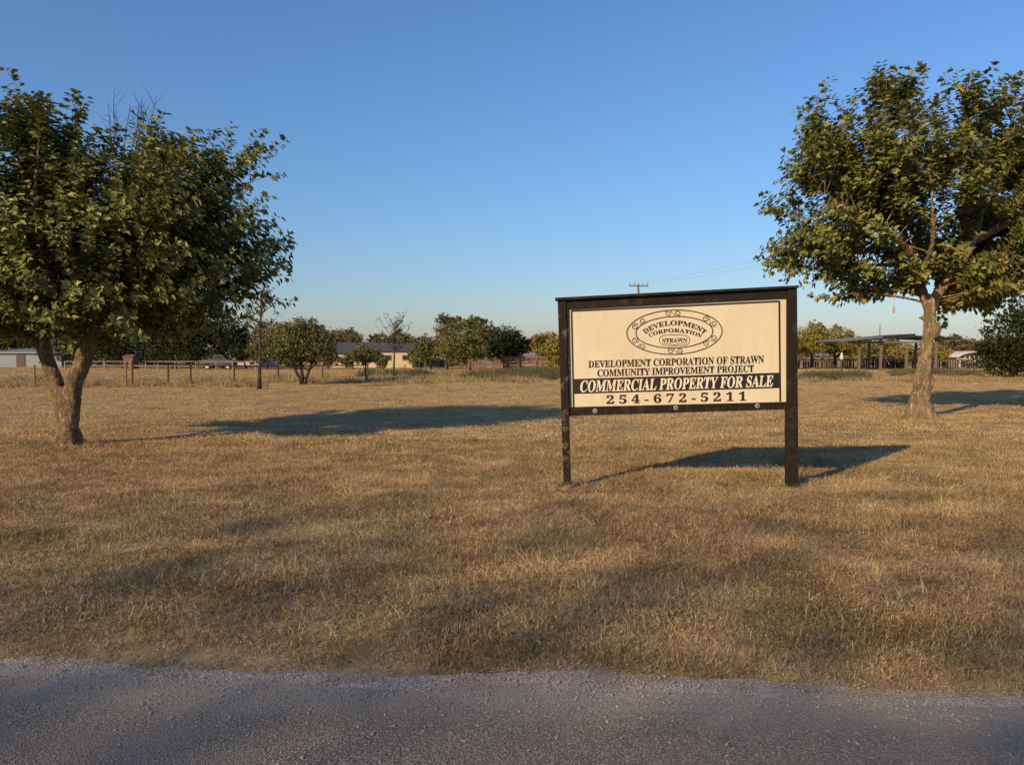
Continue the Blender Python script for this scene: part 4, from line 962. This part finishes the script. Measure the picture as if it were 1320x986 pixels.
# white round-roofed house with a colonnade
Yh = 84; a = at(1236, 459, Yh); b_ = at(1276, 459, Yh); t = thing('house', 'white house with a curved pale roof and porch columns beside the cedar', 'house', ((a.x+b_.x)/2, Yh, 0))
MB().box(((a.x+b_.x)/2, Yh+3, a.z/2-.05), (b_.x-a.x-.3, 4, a.z)).build('wall', WS, t)
m = MB(); xa, xb = a.x-.2, b_.x+.4; L = xb-xa; hh = at(1255, 452.5, Yh).z-a.z; n = 14; vs = []
for i in range(n+1):
    xx = xa+L*i/n; zz = a.z+hh*math.sin(math.pi*i/n)**.6
    vs += [(xx, Yh-.4, zz), (xx, Yh+5.4, zz), (xx, Yh-.4, zz-.14), (xx, Yh+5.4, zz-.14)]
fs = []
for i in range(n):
    p = 4*i; q_ = p+4; fs += [(p, q_, q_+1, p+1), (p+2, p+3, q_+3, q_+2), (p, p+2, q_+2, q_), (p+1, q_+1, q_+3, p+3)]
m.add(vs, fs+[(0, 1, 3, 2), (4*n, 4*n+2, 4*n+3, 4*n+1)]); fixn(m.build('roof', plain('pale_roof', (.6, .56, .52), .6), t))
m = MB(); pts = [(xa+L*i/n, a.z+hh*math.sin(math.pi*i/n)**.6-.16) for i in range(n+1)]
m.add([(x_, Yh+1, z_) for x_, z_ in pts], [tuple(range(n+1))]); m.build('gable', WS, t)
MB().box(((a.x+b_.x)/2, Yh, .85), (L-.2, .1, .25)).build('porch_rail', CREAM, t)
for j in range(7):
    xx = a.x+.15+(b_.x-a.x-.3)*j/6; MB().cyl((xx, Yh, 0), .06, a.z, 8).build('column', WHITE, t)
for wx in (1249, 1262):
    p = at(wx, 463, Yh+.95); f_ = MB().box((p.x, Yh+.97, p.z), (.8, .06, .7)).build('window', WHITE, t); MB().box((p.x, Yh+.93, p.z), (.66, .02, .56)).build('pane', GLS, f_)

# ---------------------------------------------------------------- pavilion
Yv = 66; t = thing('pavilion', 'open shelter with a thin flat roof on posts behind the knotty tree', 'shelter', tuple(at(1150, 476, Yv)))
def roofslab(pa, pb_, ya_, yb2, d, th, mat, rise=0.0):
    A = at(*pa, ya_); B_ = at(*pb_, yb2); m = MB()
    m.add([A, B_, B_+Vector((0, d, rise)), A+Vector((0, d, rise))]+[v+Vector((0, 0, th)) for v in (A, B_, B_+Vector((0, d, rise)), A+Vector((0, d, rise)))],
          [(3, 2, 1, 0), (4, 5, 6, 7), (0, 1, 5, 4), (1, 2, 6, 5), (2, 3, 7, 6), (3, 0, 4, 7)]); return fixn(m.build('roof', mat, t))
roofslab((1086, 440), (1138, 435.5), Yv-1, Yv-1, 6, .12, plain('grey_tin', (.20, .18, .165), .5, .2, 3, .3), 0.05)
roofslab((1136, 438), (1180, 434.5), Yv+.2, Yv+.2, 6, .3, plain('dark_tin', (.022, .02, .018), .6, .2, 3))
roofslab((1180.3, 434.8), (1231, 437.5), Yv+.3, Yv+.6, 6, .16, MATS['dark_tin'])
for px, yt in ((1107, 439), (1135, 438), (1168, 440), (1206, 438)):
    p = at(px, 473, Yv); q = at(px, yt, Yv); MB().box((p.x, Yv, q.z/2), (.17, .17, q.z-.02)).build('post', GREY, t)
for px, yt in ((1120, 441), (1180, 441)):
    p = at(px, 473, Yv+5); q = at(px, yt, Yv+5); MB().box((p.x, Yv+5, q.z/2), (.18, .18, q.z)).build('post', GREY, t)
MB().box((at(1150, 440, Yv).x, Yv+.25, at(1150, 441, Yv).z), (7.5, .12, .16)).build('beam', GREY, t)
p = at(1134, 440, Yv+8); tm = thing('mast', 'thin bare mast rising behind the pavilion roof', 'mast', (p.x, p.y, 0))
MB().tube([(p.x, p.y, 0), (p.x, p.y, at(1134, 418, Yv+8).z)], [.07, .04], 8).build('pole', GREY, tm)

# red tractor
RED = plain('faded_red_paint', (0.10, 0.02, 0.017), .5, .25, 6); TY = plain('tyre_rubber', (.02, .02, .02), .9, .2, 12)
o3 = at(1152, 474, 78); ox, oy = o3.x, 78.0
t = thing('tractor', 'small red tractor parked under the pavilion', 'tractor', (ox, oy, 0))
m = MB().box((ox+.35, oy, .78), (1.2, .5, .42)); m.box((ox-.3, oy, .72), (.5, .42, .3)); bevel(m.build('hood', RED, t), .05)
MB().box((ox+1.0, oy, .72), (.1, .48, .36)).build('grille', TY, t)
for sy in (-.42, .42):
    wv = MB().tube([(ox-.55, oy+sy-.13, .58), (ox-.55, oy+sy+.13, .58)], .58, 18).build('wheel', TY, t)
    MB().tube([(ox-.55, oy+sy-.15, .58), (ox-.55, oy+sy+.15, .58)], .26, 14).build('rim', RED, wv)
    wv = MB().tube([(ox+.75, oy+sy-.08, .33), (ox+.75, oy+sy+.08, .33)], .33, 16).build('wheel', TY, t)
    MB().tube([(ox+.75, oy+sy-.09, .33), (ox+.75, oy+sy+.09, .33)], .15, 12).build('rim', RED, wv)
    m = MB().tube([(ox-1.1, oy+sy, .8), (ox-.95, oy+sy, 1.12), (ox-.55, oy+sy, 1.24), (ox-.2, oy+sy, 1.1)], [.1, .1, .1, .1], 8); m.build('fender', RED, t)
MB().box((ox-.55, oy, 1.1), (.35, .36, .1)).box((ox-.75, oy, 1.28), (.08, .36, .32)).build('seat', TY, t)
MB().tube([(ox-.1, oy, 1.0), (ox-.25, oy, 1.28)], .02, 6).tube([(ox-.25+.16*math.cos(a_)*.4, oy+.16*math.sin(a_), 1.28+.16*math.cos(a_)*.5) for a_ in [i*math.pi/6 for i in range(13)]], .015, 5).build('steering_wheel', TY, t)
MB().tube([(ox+.5, oy, 1.0), (ox+.5, oy, 1.55)], .03, 8).build('exhaust_pipe', TY, t)
p = at(1142, 470, 78); tl = thing('loader_frame', 'red steel frame lying left of the tractor', 'implement', (p.x, 77, 0))
MB().tube([(p.x-.3, 77, 0.1), (p.x-.5, 77, .75), (p.x+.2, 77, .95), (p.x+.7, 77, .5)], .06, 6).tube([(p.x-.3, 77.5, 0.1), (p.x-.5, 77.5, .75), (p.x+.2, 77.5, .95), (p.x+.7, 77.5, .5)], .06, 6).build('frame', RED, tl)
MB().tube([(p.x-.45, 76.9, .8), (p.x-.05, 76.7, -.05)], .05, 6).build('prop', PADD, tl)

# grey pickup far left
Yk = 70; p = at(283, 473, Yk); X, t = p.x, thing('pickup_truck', 'grey pickup parked under the dark trees beside the white house', 'pickup', (p.x, Yk, 0))
GP = plain('grey_car_paint', (.07, .075, .085), .35, .1, 3, .4)
prof = [(-1.5, .35), (1.5, .35), (1.5, .85), (.85, .95), (.45, 1.38), (-.35, 1.38), (-.5, .95), (-1.5, .92)]
m = MB(); k = len(prof); m.add([(X+a_, Yk-.5, b2_) for a_, b2_ in prof]+[(X+a_, Yk+.5, b2_) for a_, b2_ in prof], [tuple(range(k)), tuple(reversed(range(k, 2*k)))]+[(i, (i+1) % k, k+(i+1) % k, k+i) for i in range(k)])
bevel(fixn(m.build('body', GP, t)), .04)
MB().add([(X-.3, Yk-.505, .98), (X+.68, Yk-.505, .98), (X+.4, Yk-.505, 1.3), (X-.3, Yk-.505, 1.3)], [(0, 1, 2, 3)]).build('side_window', GLS, t)
for sx in (-.95, .95):
    for sy in (-.45, .45):
        wv = MB().tube([(X+sx, Yk+sy-.1, .3), (X+sx, Yk+sy+.1, .3)], .3, 16).build('wheel', TY, t)
        MB().tube([(X+sx, Yk+sy-.11, .3), (X+sx, Yk+sy+.11, .3)], .16, 12).build('rim', MATS['zinc'], wv)

# ---------------------------------------------------------------- utility poles and line
def upole(label, X, Y, zt, group='utility poles carrying the line'):
    t = thing('utility_pole', label, 'pole', (X, Y, 0), group); PW = plain('creosote_pole', (.16, .12, .09), .9, .3, 6)
    MB().tube([(X, Y, -.1), (X, Y, zt)], [.16, .10], 10).build('pole', PW, t)
    MB().box((X, Y-.12, zt-.22), (2.1, .1, .13)).build('crossarm', PW, t)
    for s_ in (-.95, -.45, .45, .95): MB().tube([(X+s_, Y-.12, zt-.14), (X+s_, Y-.12, zt+.04), (X+s_, Y-.12, zt+.1)], [.03, .055, .02], 8).build('insulator', plain('brown_glaze', (.2, .12, .09), .3), t)
    return t
pt = at(823, 366, 80); upole('distant wooden pole with a crossarm rising above the sign', pt.x, 80, pt.z)
ex, ey, ez = 23.5, 24.0, 8.6; upole('nearer wooden pole outside the photo to the right, holding the line', ex, ey, ez)
for s_ in (-.95, .95):
    A = Vector((pt.x+s_, 79.88, pt.z+.1)); B_ = Vector((ex+s_, ey-.12, ez+.1)); L = []
    for i in range(25):
        u = i/24; q = A.lerp(B_, u); q.z -= 4*.8*u*(1-u); L.append(q)
    o = MB().tube(L, .006, 4).build('power_line', plain('black_cable', (.05, .05, .05), .8)); tag(o, 'thin cable sagging from the distant pole towards the right tree, ' + ('left strand' if s_ < 0 else 'right strand'), 'cable', 'cables between the poles')
